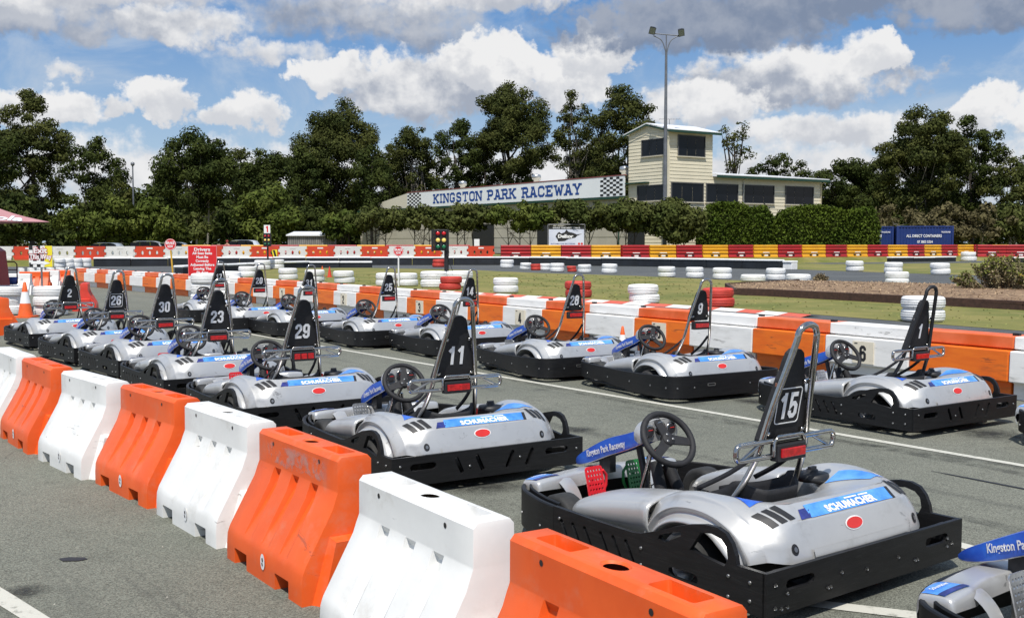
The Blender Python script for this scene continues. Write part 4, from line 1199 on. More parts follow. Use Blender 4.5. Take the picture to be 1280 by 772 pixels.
for k_, c_ in (('w', (.06, .035, .015)), ('o', (.10, .012, .006))):
    h_ = MB(); h_.disc(.046, -.08, 20, 0, rx=.064)
    h_.grid([[(x_, y_, 0) for x_, y_ in ellipse(.0625, .0445, 20)], [(x_, y_, -.08) for x_, y_ in ellipse(.064, .046, 20)]], 0, smooth=False, closeu=True); FH[k_] = h_.mesh('filler_hole', [mat('filler_dark_' + k_, c_, .4)])
def barrier(colour, x, y, ang, label, group, cat='barrier', detail=True):
    r = thing('water_barrier', label, cat, (x, y, .008), ang, group)
    o = bpy.data.objects.new('barrier_body', BM[colour]); COL.objects.link(o); o.parent = r
    bv = o.modifiers.new('bevel', 'BEVEL'); bv.width = .007; bv.segments = 2; bv.limit_method = 'ANGLE'; bv.angle_limit = R(38)
    w = o.modifiers.new('weld', 'WELD'); w.merge_threshold = .0004
    o.modifiers.move(1, 0)
    if detail:
        Mf = frame((.02, -.274, .10), (1, 0, 0), (0, 0, 1), (0, -1, 0))
        if colour == 'o' or True:
            s = bpy.data.objects.new('maker_sticker', st_me); COL.objects.link(s); s.parent = r; s.matrix_local = Mf
            k = bpy.data.objects.new('sticker_mark', sk_me); COL.objects.link(k); k.parent = s; k.location = (0, 0, .002)
        fh = bpy.data.objects.new('filler_hole', FH['w' if colour == 'w' else 'o']); COL.objects.link(fh); fh.parent = r; fh.location = (0, 0, .653)
        for px in (-.28, .27):
            q = bpy.data.objects.new('pin_hole', hl_me); COL.objects.link(q); q.parent = r
            q.matrix_local = frame((px, -.0865, .61), (1, 0, 0), (0, 0, 1), (0, -1, 0))
    return r
M_SCUFF = mark_mat('scratched_paint', (.62, .34, .28), 16.0, .44, .60, .62)
def front_mid(bl, br):
    a, b = G(*bl), G(*br); return (a + b) / 2
GB = 'orange and white water barriers edging the pit lane'
FB = [('w', (-4.72, 9.58), 143.5, 'white water barrier at the left edge of the picture, far end of the row'),
      ('o', None, 143, 'orange water barrier second from the far end of the row'),
      ('w', None, 139.5, 'white water barrier next to the small orange one at the far end'),
      ('o', None, 140.5, 'orange water barrier in the middle of the row, between the two cleanest white ones'),
      ('w', None, 143, 'white water barrier with a grey scuff under its top edge, before the scratched orange one'),
      ('o', None, 145, 'orange water barrier with pale scratched paint along its top band'),
      ('w', None, 147, 'largest white water barrier at the bottom, a brown filler hole in its top'),
      ('o', None, 147.5, 'orange water barrier cut off by the bottom edge, beside the nearest go-kart')]
MID = [None, ((3.5, 547), (33, 569.5)), ((43, 576), (108.5, 600.5)), ((120.5, 607), (184, 634.6)), ((201.5, 645), (266, 686)), ((287, 699), (376.5, 760))]
for i, (c, xy, ang, lab_) in enumerate(FB):
    d = Vector((math.sin(R(ang)), math.cos(R(ang)), 0)); n = Vector((d.y, -d.x, 0))
    if xy: M0 = Vector((*xy, 0))
    elif i < 6: M0 = front_mid(*MID[i])
    elif i == 6: M0 = (G(450, 595, .66) + G(594, 658, .66)) / 2 + n * .185; M0.z = 0
    else: M0 = G(639, 670, .66) + d * .47 + n * .185; M0.z = 0
    ctr = M0 - n * .265
    r = barrier(c, ctr.x, ctr.y, math.atan2(d.y, d.x), lab_, GB)
    if i == 5:
        mb = MB(); N_ = 26
        lo_ = [.505 + .03 * rnd.random() for _ in range(N_ + 1)]; hi_ = [.63 - .012 * rnd.random() for _ in range(N_ + 1)]
        mb.grid([[(-.36 + .72 * k_ / N_, -.0868, lo_[k_]) for k_ in range(N_ + 1)], [(-.36 + .72 * k_ / N_, -.0868, hi_[k_]) for k_ in range(N_ + 1)]], 0, smooth=False)
        sc_o = mb.build('scratched_paint', [M_SCUFF], r); uv = sc_o.data.uv_layers.new(name='UVMap')
        for l in sc_o.data.loops:
            co = sc_o.data.vertices[l.vertex_index].co; uv.data[l.index].uv = ((co.z - .49) / .15, (co.x + .40) / .80)
# ------------------------------------------------------------------ pit wall of orange and white blocks
def box_prof(mb, x0, x1, prof, mi):
    """prism along x with (y,z) profile"""
    n = len(prof)
    vs = [(x0, y, z) for y, z in prof] + [(x1, y, z) for y, z in prof]
    mb.add(vs, [(i, (i + 1) % n, n + (i + 1) % n, n + i) for i in range(n)] + [tuple(range(n))[::-1], tuple(range(n, 2 * n))], mi)
UL = 1.205
def wall_meshes(c):
    body, cap = (M_WORANGE, M_CAPORANGE) if c == 'o' else (M_WWHITE, M_WWHITE)
    mb = MB()
    h = UL / 2
    box_prof(mb, -h + .015, h - .015, [(.0, .0), (.0, .17), (-.03, .185), (.40, .185), (.40, 0)][::-1], 0)
    base = mb.mesh('wall_base', [body])
    mb = MB(); box_prof(mb, -h + .006, h - .006, [(-.085, .19), (-.075, .515), (.44, .515), (.44, .19)][::-1], 0); mid = mb.mesh('wall_panel', [body])
    mb = MB(); box_prof(mb, -h + .004, h - .004, [(.005, .530), (.012, .66), (.36, .66), (.365, .530)][::-1], 0)
    box_prof(mb, -h + .05, h - .05, [(.05, .512), (.05, .534), (.33, .534), (.33, .512)][::-1], 0)
    cap_ = mb.mesh('wall_cap', [cap])
    return base, mid, cap_
WM = {'o': wall_meshes('o'), 'w': wall_meshes('w')}
bk = MB(); bk.box((0, 0, 0), (.07, .05, .03)); lug_me = bk.mesh('wall_lug', [M_DARK])
pl_ = MB(); pl_.box((0, 0, 0), (.30, .012, .26)); M_PLATE = mat('cream_plate', (.76, .69, .55), .6, dirt=.4, dscale=9, dcol=(.35, .28, .2)); plate_me = pl_.mesh('number_plate', [M_PLATE])
M_INK = mat('black_ink', (.015, .015, .016), .6)
def poly_at(P, s):
    for i in range(len(P) - 1):
        l = (P[i + 1] - P[i]).length
        if s <= l or i == len(P) - 2: return P[i] + (P[i + 1] - P[i]).normalized() * s, (P[i + 1] - P[i]).normalized()
        s -= l
WP = [Vector((8.56, 6.25, 0)), Vector((5.239, 11.24, 0)), Vector((-5.46, 27.3, 0)), Vector((-9.6, 32.6, 0)), Vector((-17.2, 42.0, 0))]
s0 = (WP[1] - WP[0]).length
NB_ = {1: '6', 4: '5', 7: '4', 10: '3', 13: '2', 16: '1'}
wl_names = {-3: 'nearest', -2: 'second nearest'}
k = -4; s = s0 - 4 * UL
total = sum((WP[i + 1] - WP[i]).length for i in range(len(WP) - 1))
while s + UL < total:
    p, d = poly_at(WP, s + UL / 2)
    c = 'w' if k % 2 else 'o'
    cn = 'orange' if c == 'o' else 'white'
    if k in NB_: lab_ = '%s pit wall block carrying the number plate %s' % (cn, NUMW[NB_[k]])
    elif k == -1: lab_ = 'white pit wall block at the right edge, behind the tail of the fin-sided kart'
    elif k < -1: lab_ = '%s pit wall block beyond the right edge, %s from the camera' % (cn, ordinal(k + 4))
    elif k < 17:
        near = min(NB_, key=lambda q: abs(q - k)); off = k - near
        lab_ = '%s pit wall block immediately %s of the block plated %s' % (cn, 'left' if off > 0 else 'right', NUMW[NB_[near]])
    else:
        lab_ = '%s block of the far pit wall bend, %s past the block plated one' % (cn, ordinal(k - 17))
    rz = math.atan2(-d.y, -d.x)
    t = thing('pit_wall_block', lab_, 'barrier', (p.x, p.y, .008), rz, 'orange and white pit wall blocks')
    for me, nm in zip(WM[c], ('wall_base', 'wall_panel', 'wall_cap')):
        o = bpy.data.objects.new(nm, me); COL.objects.link(o); o.parent = t
        bv = o.modifiers.new('bevel', 'BEVEL'); bv.width = .012; bv.segments = 2
    o = bpy.data.objects.new('wall_lug', lug_me); COL.objects.link(o); o.parent = t; o.location = (UL / 2 - .06, .16, .672)
    if k in NB_:
        o = bpy.data.objects.new('number_plate', plate_me); COL.objects.link(o); o.parent = t; o.location = (-.02, -.092, .345)
        mb = MB(); put_number(mb, NB_[k], .185, frame((0, -.008, -.01), (1, 0, 0), (0, 0, 1), (0, -1, 0)), 0, .19)
        mb.box((-.10, -.0075, .105), (.045, .001, .012))
        mb.build('plate_number', [M_INK], o)
    k += 1; s += UL

# ------------------------------------------------------------------ tyres
def tyre_mesh(r, h, m):
    mb = MB()
    pr = [(r * .56, h * .10), (r * .60, h * .03), (r * .80, 0), (r * .90, h * .03), (r * .965, h * .13), (r * .985, h * .22), (r * .985, h * .30), (r * .975, h * .32), (r * .975, h * .35), (r, h * .37), (r * 1.0, h * .485),
          (r * .988, h * .49), (r * .988, h * .51), (r, h * .515), (r, h * .63), (r * .975, h * .65), (r * .975, h * .68), (r * .985, h * .70), (r * .985, h * .78), (r * .965, h * .87), (r * .90, h * .97), (r * .80, h), (r * .60, h * .97), (r * .56, h * .90), (r * .64, h * .70), (r * .64, h * .30)]
    mb.lathe(pr, 32, 0, None, closed=True)
    me = mb.mesh('tyre', [m])
    return me
TM = {}
def tyre(c, x, y, z, r, h, label, group='painted tyres round the track', rot=None):
    key = (c, round(r, 2), round(h, 2))
    if key not in TM: TM[key] = tyre_mesh(r, h, {'w': M_TYREW, 'r': M_TYRER, 'k': M_RUBBER}[c])
    o = bpy.data.objects.new('tyre', TM[key]); COL.objects.link(o)
    o.location = (x, y, z); o.rotation_euler = rot if rot else (rnd.uniform(-.015, .015), rnd.uniform(-.015, .015), rnd.uniform(0, 6))
    return tag(o, label, 'tyre', group)
def stack(u, vbase, wpx, cols, where, n=2, hh=None):
    g = G(u, vbase); Y = g.y; r = wpx / 2 * Y / FPX
    h = hh if hh else r * .60
    g.y += r
    cn = {'w': 'white', 'r': 'red'}
    for i, c in enumerate(cols):
        pos = ('lower', 'upper') if len(cols) == 2 else (('bottom', 'middle', 'top') if len(cols) == 3 else ('single',))
        tyre(c, g.x + rnd.uniform(-.03, .03), g.y + rnd.uniform(-.03, .03), .012 + i * h * .985, r, h, '%s tyre %s' % (pos[i] + ' ' + cn[c] if pos[i] != 'single' else cn[c], where))
stack(632, 367, 32, 'ww', 'of the grass stack right of the seat back marked fourteen')
stack(723, 372.5, 34, 'rr', 'of the red stack behind the seat back marked twenty-eight')
stack(807, 380, 39, 'ww', 'of the grass stack between karts twenty-eight and nine')
stack(902, 385, 40, 'rr', 'of the red stack right of the seat back marked nine')
stack(1162, 404, 54, 'ww', 'of the stack behind the seat back marked one')
stack(634, 335, 17, 'ww', 'of the far stack across the track, leftmost one')
stack(657, 337, 14, 'ww', 'of the far bundle, at its left end')
stack(669.5, 338, 13, 'rr', 'of the far bundle, between its white stacks')
stack(682, 338, 14, 'ww', 'of the far bundle, just right of its red stack')
stack(697, 340, 18, 'ww', 'of the far bundle, at its right end')
stack(715, 340, 12, 'rr', 'of the far pair, left of its white stack')
stack(731, 341, 17, 'ww', 'of the far pair, right of its red stack')
stack(763, 342, 20, 'ww', 'of the lone far stack left of the light pole')
stack(835, 346.7, 22, 'ww', 'of the far stack standing below the light pole foot')
stack(869.5, 347.5, 22, 'ww', 'of the far stack above the steering wheel of the kart marked nine')
stack(904.6, 349.5, 24, 'ww', 'of the far stack directly behind the red stack')
stack(972, 350.5, 25, 'ww', 'of the stack at the back left corner of the garden bed')
for i, (u, v) in enumerate(((944, 352.5), (1001, 352))):
    g = G(u, v); tyre('w', g.x, g.y + .4, .012, .52, .30, 'flat white tyre lying %s of the stack behind the garden bed' % ('left', 'right')[i])
stack(1072, 339.5, 22, 'ww', 'of the first far stack right of the black wall end')
stack(1120.6, 341.5, 22.5, 'ww', 'of the far stack directly above the nearer one by the bed')
stack(1180, 343.5, 24, 'ww', 'of the far stack left of the flowering shrub')
stack(1127, 357.5, 29, 'ww', 'of the stack touching the back of the mulch bed')
stack(1150, 325, 17, 'ww', 'of the stack below the right end of the blue container')
stack(1091, 323.5, 10, 'ww', 'of the small stack left of the far red one')
stack(1103, 323.8, 13, 'rr', 'of the small far red stack below the containers')
stack(1215, 326.5, 19, 'ww', 'of the stack ending the far tyre row on the right')
stack(1279, 326.3, 16, 'ww', 'of the stack at the far right edge')
for i in range(3):
    stack(1178 + i * 9.5, 322.5, 11, 'ww', 'of the far tyre row, %s from its left end' % ordinal(i), hh=.38)
stack(307, 346.5, 22, 'ww', 'of the stack right of the red drivers sign')
stack(358, 350, 24, 'ww', 'of the stack behind the karts marked twenty and thirty-one')
stack(391, 352.5, 25, 'ww', 'of the stack behind the seat back marked thirty-one')
stack(428, 354.6, 26, 'ww', 'of the stack left of the seat back marked twenty-five')
stack(548 , 334, 16, 'rr', 'of the far red stack left of the traffic light pole')
stack(562, 363, 28, 'rr', 'of the red stack in front of the big white bundle')
for i, u in enumerate((482, 508)): stack(u, 358, 27, 'ww', 'of the white bundle at the white post, %s half' % ('left', 'right')[i])
for i, u in enumerate((541, 574)): stack(u, 360 - i * .5, 34, 'ww', 'of the big bundle at the traffic light pole, %s half' % ('left', 'right')[i])
for i, u in enumerate((326, 343)): stack(u, 337.5 - i, 20, 'ww', 'of the bundle at the small traffic light, %s half' % ('left', 'right')[i])
for i, u in enumerate((252, 280)): stack(u, 381 - i * 5, 36, 'www', 'of the tall stack under the red drivers sign, %s pile' % ('left', 'right')[i], hh=.275)
stack(55, 396, 41, 'www', 'of the tall stack carrying the exit sign', hh=.22)
stack(2, 395, 42, 'www', 'of the tall stack left of the traffic cone', hh=.22)
for i in range(4): stack(72 + i * 11, 334.5 - .2 * i, 13, 'ww', 'of the low wall left of the black barrier, %s from the left' % ordinal(i), hh=.30)

# ------------------------------------------------------------------ low black wall with white cap on the far side of the track
def low_wall(pts, h, w, name, label, cols=(M_BLACK, M_TYREW)):
    P = [Vector((x, y, 0)) for x, y in pts]
    segs = []
    for i in range(len(P) - 1):
        n = max(1, round((P[i + 1] - P[i]).length / 2.6))
        segs += [(P[i].lerp(P[i + 1], k / n), P[i].lerp(P[i + 1], (k + 1) / n)) for k in range(n)]
    t = thing(name, label, 'barrier', segs[0][0])
    o0 = segs[0][0]
    for a, b in segs:
        d = (b - a).normalized(); n = Vector((-d.y, d.x, 0)); M = frame(a - o0, d, n, (0, 0, 1)); L = (b - a).length
        dz = rnd.uniform(-.02, .02)
        mb = MB(); mb.box((L / 2, 0, h / 2 + dz / 2), (L - .03, w, h + dz), 0, M); mb.build('belt_panel', [cols[0]], t, bevel=.03)
        mb = MB(); mb.box((L / 2, 0, h + .06 + dz), (L - .01, w + .12, .12), 0, M); mb.build('white_cap', [cols[1]], t, bevel=.05)
    return t
M_BELT = mat('black_belting', (.010, .013, .018), .6, var=.4, vscale=1.5)
low_wall([(-28.8, 74.4), (-19.4, 77), (-10.3, 78.8), (-1.3, 79.6), (4, 77.8), (8.8, 74.8), (12.8, 70.5), (16.6, 66.4)], .50, .5, 'low_track_wall', 'long low black wall with a white cap along the far side of the track', (M_BELT, M_TYREW))
low_wall([(-17.6, 57), (-16.6, 62), (-15.0, 68.3), (-13.4, 70.8), (-9.2, 71.2)], .32, .5, 'low_infield_wall', 'short low black wall with a white cap round the left end of the infield grass', (M_BELT, M_TYREW))
low_wall([(31.5, 90.3), (38.5, 94.2)], .32, .5, 'low_track_wall', 'low white-capped black wall in front of the blue containers', (M_BELT, M_TYREW))
low_wall([(41, 88.5), (47, 87)], .35, .5, 'low_track_wall', 'short white-capped black wall piece at the far right edge', (M_BELT, M_TYREW))
mb = MB()
tag(low_wall([(16.75, 66.2), (17.2, 65.7)], .42, .62, 'wall_end_block', 'white end block closing the right end of the black track wall', (M_TYREW, M_TYREW)), cat='barrier')

# ------------------------------------------------------------------ tall plastic barriers beyond the track
def tall_barrier_mesh(m, L=2.0, H=.95):
    mb = MB()
    out = [(-L / 2 + .08, 0), (L / 2 - .08, 0), (L / 2 - .08, H * .30), (L / 2 + .06, H * .36), (L / 2 + .06, H * .52), (L / 2 - .08, H * .58), (L / 2 - .08, H * .75), (L / 2 + .03, H * .80), (L / 2 + .03, H), (-L / 2 + .06, H), (-L / 2 + .06, H * .80), (-L / 2 - .05, H * .75), (-L / 2 - .05, H * .58), (-L / 2 + .09, H * .52), (-L / 2 + .09, H * .36), (-L / 2 - .05, H * .30)]
    mb.plate(out, [ellipse(.085, .15, 10, x, H * .50) for x in (-.50, 0, .50)], .34, 0, frame((0, 0, 0), (1, 0, 0), (0, 0, 1), (0, -1, 0)))
    mb.box((0, 0, .08), (L - .2, .60, .16))
    mb.box((0, -.175, H * .85), (.42, .02, .10), 1)
    return mb.mesh('barrier_body', [m, MATS['white_lettering'] if m is M_TORANGE else m])
M_TORANGE = mat('triton_orange', (.62, .060, .020), .45, vscale=1, col2=(.50, .05, .02), dirt=.4, dscale=2, dcol=(.3, .08, .05))
M_TWHITE = mat('triton_white', (.66, .65, .63), .5, var=.08, vscale=1, dirt=.5, dscale=2, dcol=(.4, .36, .32))
TB = {'o': tall_barrier_mesh(M_TORANGE), 'w': tall_barrier_mesh(M_TWHITE)}
def ribbed_mesh(m, L=2.32, H=1.02):
    mb = MB()
    pr = [(-.30, .0), (-.30, .14), (-.24, .20), (-.20, .40), (-.27, .46), (-.27, .58), (-.18, .66), (-.18, .74), (-.25, .80), (-.25, .90), (-.17, .98), (-.17, 1.05), (-.23, 1.10), (-.23, 1.22), (-.19, H)]
    pr = [(y, z * .797) for y, z in pr]; pr[-1] = (-.19, H)
    pr = pr + [(-y, z) for y, z in pr[::-1]]
    box_prof(mb, -L / 2 + .01, L / 2 - .01, pr[::-1], 0)
    for x in (-.35, .30): mb.box((x, -.27, .19), (.18, .1, .10), 2)
    mb.box((0, -.275, .41), (.62, .012, .06), 1); mb.box((0, -.29, .17), (.34, .03, .13), 1)
    return mb.mesh('barrier_body', [m, M_LETTER, M_DARK])
M_RRED = mat('ribbed_red', (.40, .018, .022), .45, vscale=1, col2=(.32, .015, .02), dirt=.4, dscale=2, dcol=(.28, .06, .05))
M_RYEL = mat('ribbed_yellow', (.72, .36, .015), .45, vscale=1, col2=(.62, .29, .015), dirt=.4, dscale=2, dcol=(.45, .25, .05))
RB = {'r': ribbed_mesh(M_RRED), 'y': ribbed_mesh(M_RYEL)}
def row_of(path, L, cols, meshes, name, labelf, group, start=0.0, lab_i=0):
    P = [Vector((x, y, 0)) for x, y in path]
    tot = sum((P[i + 1] - P[i]).length for i in range(len(P) - 1)); s = start; i = 0
    while s + L * .6 < tot:
        p, d = poly_at(P, s + L / 2)
        o = bpy.data.objects.new(name, meshes[cols[i % len(cols)]]); COL.objects.link(o)
        o.location = (p.x, p.y, BZ + .004); o.rotation_euler = (0, 0, math.atan2(d.y, d.x) + rnd.uniform(-.015, .015))
        tag(o, labelf(i, cols[i % len(cols)]), 'barrier', group)
        s += L; i += 1
    return i
CN = {'o': 'orange', 'w': 'white', 'r': 'dark red', 'y': 'yellow'}
row_of([(-41, 74.6), (-29, 77.8), (-19.4, 80), (-10.3, 82), (-.7, 83.6)], 2.03, 'wo', TB, 'interlocking_barrier', lambda i, c: '%s barrier with oval holes beyond the track, %s from the left' % (CN[c], ordinal(i)), 'orange and white interlocking barriers beyond the track')
row_of([(-.9, 84.0), (4, 84.4), (9.5, 85), (18, 88), (26, 91), (34, 95), (42, 100), (50, 104), (57, 106)], 2.36, 'ry', RB, 'ribbed_barrier', lambda i, c: '%s ribbed barrier beyond the track, %s from its row\'s left end' % (CN[c], ordinal(i)), 'red and yellow ribbed barriers beyond the track')
row_of([(39.6, 92.2), (43, 91.8), (50, 90.5)], 2.36, 'r', RB, 'ribbed_barrier', lambda i, c: 'dark red ribbed barrier of the nearer row at the right edge, %s along' % ordinal(i), 'red ribbed barriers at the right edge')
row_of([(-27, 88.5), (-4, 91)], 2.36, 'yr', RB, 'ribbed_barrier', lambda i, c: '%s ribbed barrier peeping over the white and orange row, %s from the left' % (CN[c], ordinal(i)), 'ribbed barriers behind the orange and white row')
# left-hand clutter of barriers by the pit exit
gx = 'old white barriers beside the pit exit'
for i in range(7):
    p = G(24 + i * 12.2, 357 - i * .3); barrier('w', p.x, p.y + .2, R(-62 + i), 'old white water barrier turned end-on by the pit exit, %s from the left' % ordinal(i), gx, detail=False)
for i, (u, v, c) in enumerate(((44, 364, 'o'), (57, 362, 'w'), (71, 361, 'o'))):
    p = G(u, v); barrier(c, p.x, p.y, R(8), ('orange water barrier behind the exit sign post', 'white water barrier behind the exit sign post', 'orange water barrier behind the seat back marked two')[i], 'barriers behind the exit sign', detail=False)
p = G(15, 369); barrier('w', p.x, p.y + .3, R(3), 'grey white water barrier lying behind the left tyre stack', 'barriers behind the exit sign', detail=False)
p = G(99, 389); barrier('r', p.x, p.y + .4, R(-72), 'faded red water barrier behind the seat back marked two', 'barriers behind the exit sign', detail=False)
p = G(-6, 419); barrier('o', p.x - .1, p.y + .3, R(-50), 'orange water barrier end cut off by the left edge', 'barriers behind the exit sign', detail=False)

# ------------------------------------------------------------------ cones
M_CONE = mat('cone_orange', (.75, .12, .02), .5, var=.1, vscale=8, dirt=.3, dscale=9, dcol=(.4, .12, .06))
M_CONER = mat('cone_red', (.62, .05, .02), .5)
M_CONEF = mat('faded_cone', (.70, .26, .14), .6)
def cone(u, v, h, label, band=True, m=None):
    g = G(u, v); m = m or M_CONE
    t = thing('traffic_cone', label, 'traffic cone', (g.x, g.y, .008))
    r0 = h * .21; r1 = h * .035
    f = lambda z: r0 + (r1 - r0) * z
    mb = MB()
    mb.plate(rounded(h * .54, h * .54, h * .06), [], h * .045, 0, Matrix.Translation((0, 0, h * .0225)))
    zs = [.045, .40] if band else [.045, .98]
    mb.lathe([(f(z) , z * h) for z in zs], 24, 0)
    if band:
        mb.build('cone_base', [m], t); mb = MB()
        mb.lathe([(f(.72), .72 * h), (f(.98), .98 * h), (r1 * .6, h), (r1 * .5, h * .95)], 24, 0); mb.build('cone_tip', [m], t)
    else:
        mb.lathe([(f(.98), .98 * h), (r1 * .6, h), (r1 * .5, h * .95)], 24, 0); mb.build('cone_body', [m], t)
    if band:
        mb = MB(); mb.lathe([(f(.40) + .002, .40 * h), (f(.72) + .002, .72 * h)], 24, 0); mb.build('reflective_band', [M_LETTER], t)
cone(32, 397, .78, 'orange traffic cone with a white band beside the white tyre stacks')
cone(403, 345.5, .50, 'small plain orange cone on the grass, the left one of two', False)
cone(412, 346.5, .50, 'small plain dark red cone on the grass, the right one of two', False, M_CONER)
cone(778, 446, .44, 'orange cone in front of the pit wall behind the wheel of the kart marked nine', True)
cone(597, 414, .50, 'faded peach cone in front of the pit wall behind the kart marked fourteen', False, M_CONEF)

# ------------------------------------------------------------------ signs and signals
M_SIGNRED = mat('sign_red', (.62, .018, .022), .4, var=.05)
M_POST = mat('galvanised', (.22, .22, .23), .45, .5, var=.2, vscale=10)
M_YPOST = mat('yellow_post', (.62, .38, .04), .5)
M_WPAINT = mat('white_paint', (.78, .78, .77), .45, var=.03)
M_SYEL = mat('sign_yellow', (.80, .68, .03), .4)
FR = lambda x, y, z: frame((x, y, z), (1, 0, 0), (0, 0, 1), (0, -1, 0))
t = thing('driver_sign', 'red rectangular sign with white lines telling drivers to adjust seat belts', 'sign', (AT(254, 380, 29.6).x, 29.6, 0))
mb = MB(); mb.box((0, 0, 1.15), (.76, .025, .80)); brd = mb.build('sign_board', [M_SIGNRED], t)
mb = MB(); mb.box((0, .012, 1.15), (.79, .018, .83)); mb.build('board_edge', [mat('sign_edge', (.70, .25, .25), .4)], t)
mb = MB(); mb.tube([(0, .03, 0), (0, .03, 1.4)], .022, 8); mb.build('post', [M_POST], t)
mb = MB()
for i, (tx, h, w) in enumerate((('Drivers', .085, .44), ('All Seat Belts', .068, .54), ('Must Be', .068, .32), ('Correctly', .068, .36), ('Adjusted Before', .068, .66), ('Leaving The', .068, .48), ('Pit Area', .068, .32))):
    put_text(mb, tx, h, FR(0, -.016, 1.15 + .315 - i * .105), 0, .03, width=w)
mb.build('sign_lettering', [M_LETTER], brd)
p = AT(51, 320, 24.4)
t = thing('exit_sign', 'chequered and yellow exit sign with an arrow, on a post in the tyre stack', 'sign', (p.x, 24.4, 0))
mb = MB(); mb.box((0, 0, 1.335), (.53, .02, .48)); brd = mb.build('sign_board', [M_WPAINT], t)
mb = MB()
for i in range(4):
    for j in range(5):
        if (i + j) % 2 == 0: mb.add([(-.26 + .085 * i, -.0125, 1.10 + .096 * j), (-.26 + .085 * (i + 1), -.0125, 1.10 + .096 * j), (-.26 + .085 * (i + 1), -.0125, 1.10 + .096 * (j + 1)), (-.26 + .085 * i, -.0125, 1.10 + .096 * (j + 1))], [(0, 1, 2, 3)], 0)
mb.add([(.08, -.0125, 1.10), (.264, -.0125, 1.10), (.264, -.0125, 1.574), (.10, -.0125, 1.574)], [(0, 1, 2, 3)], 1)
mb.add([(-.20, -.014, 1.20), (.10, -.014, 1.20), (.10, -.014, 1.23), (-.20, -.014, 1.23)], [(0, 1, 2, 3)], 3)
for tx, h, z, w in (('Exit', .125, 1.475, .31), ('This Way', .11, 1.335, .50)):
    put_text(mb, tx, h * 1.12, FR(0, -.016, z), 2, .075, width=w * 1.06); put_text(mb, tx, h, FR(0, -.018, z), 3, .03, width=w)
mb.add([(-.22, -.017, 1.165), (.06, -.017, 1.165), (.06, -.017, 1.14), (.22, -.017, 1.185), (.06, -.017, 1.23), (.06, -.017, 1.205), (-.22, -.017, 1.205)], [(0, 1, 2, 3, 4, 5, 6)], 3)
mb.build('sign_print', [M_INK, M_SYEL, mat('deep_red_ink', (.45, .015, .02), .5), M_LETTER], brd)
mb = MB(); mb.tube([(.0, .02, .55), (.0, .02, 1.3)], .024, 8); mb.build('post', [M_POST], t)
def round_sign(u, v, rpx, Y, label, post_m, lean=0.0, vb=345):
    c = AT(u, v, Y); r = rpx * Y / FPX
    t = thing('round_sign', label, 'sign', (c.x, Y, 0))
    mb = MB(); mb.plate(ellipse(r, r, 28), [], .02, 0, FR(0, 0, c.z)); b = mb.build('sign_board', [M_SIGNRED], t)
    mb = MB(); mb.plate(ellipse(r * .95, r * .95, 28), [ellipse(r * .88, r * .88, 28)], .004, 0, FR(0, -.012, c.z))
    put_text(mb, 'BRAKE', r * .46, FR(0, -.013, c.z + r * .28), 0, .03, width=r * 1.45); put_text(mb, 'NOW', r * .46, FR(0, -.013, c.z - r * .32), 0, .03, width=r * .95)
    mb.build('sign_lettering', [M_LETTER], b)
    mb = MB(); mb.tube([(lean, .02, 0), (0, .02, c.z - r * .8)], .03, 8); mb.build('post', [post_m], t)
round_sign(213, 305.5, 7.2, 36, 'round red sign on a slim yellow post left of the drivers sign', M_YPOST, .10)
round_sign(498, 313.8, 6.4, 40.5, 'round red sign on a white post rising from white tyres', M_WPAINT)
def lens(t, x, y, z, r, m):
    mb = MB(); mb.lathe([(r, 0), (r * .8, .02), (r * .4, .035), (.0001, .04)], 14, 0, FR(x, y, z)); mb.build('signal_lens', [m], t)
    mb = MB(); mb.lathe([(r * 1.12, 0), (r * 1.12, .04), (r * 1.05, .04), (r * 1.05, 0)], 14, 0, FR(x, y, z)); mb.build('lens_rim', [M_DARK], t)
L_R = mat('signal_red', (.60, .012, .02), .3, coat=.5); L_Y = mat('signal_yellow', (.85, .62, .16), .3, emit=.25); L_G = mat('signal_green', (.01, .17, .07), .3, coat=.5)
c = AT(551, 300, 40)
t = thing('traffic_light', 'black traffic light with six lamps in two columns, standing among white tyres', 'traffic light', (c.x, 40, 0))
mb = MB(); mb.box((0, 0, c.z), (.50, .16, .78)); mb.build('signal_housing', [M_DARK], t, bevel=.015)
mb = MB(); mb.box((-.30, -.06, c.z - .01), (.07, .28, .82)); mb.build('side_hood', [M_DARK], t)
mb = MB(); mb.box((.25, .05, c.z - .1), (.09, .10, 1.0)); mb.tube([(.20, .12, 0), (.20, .12, c.z)], .085, 10); mb.build('post', [M_DARK], t)
mb = MB(); mb.tube([(.22, .1, 1.2), (.62, .25, 0)], .012, 6); mb.build('stay', [M_DARK], t)
for j, m in enumerate((L_R, L_Y, L_G)):
    for i in (0, 1): lens(t, -.10 + .22 * i, -.082, c.z + .25 - .245 * j, .085, m)
c = AT(334, 297, 66)
t = thing('traffic_light', 'small traffic light topped by a white plate with a red figure', 'traffic light', (c.x, 66, 0))
mb = MB(); mb.box((0, 0, c.z - .13), (.46, .16, .80)); mb.build('signal_housing', [M_DARK], t)
for j, m in enumerate((L_R, L_Y, L_G)):
    for i in (-1, 1): lens(t, .11 * i, -.082, c.z + .11 - .24 * j, .075, m)
mb = MB(); mb.box((0, 0, c.z + .52), (.38, .03, .50)); b = mb.build('number_board', [M_WPAINT], t)
mb = MB(); put_number(mb, '1', .38, FR(0, -.018, c.z + .52), 0, .22); mb.build('board_number', [M_SIGNRED], b)
mb = MB(); mb.tube([(0, .1, 0), (0, .1, c.z)], .055, 8); mb.build('post', [M_DARK], t)
c = AT(341, 317, 80.2)
t = thing('chevron_sign', 'yellow sign with black slanted bars in front of the white barriers', 'sign', (c.x, 80.2, 0))
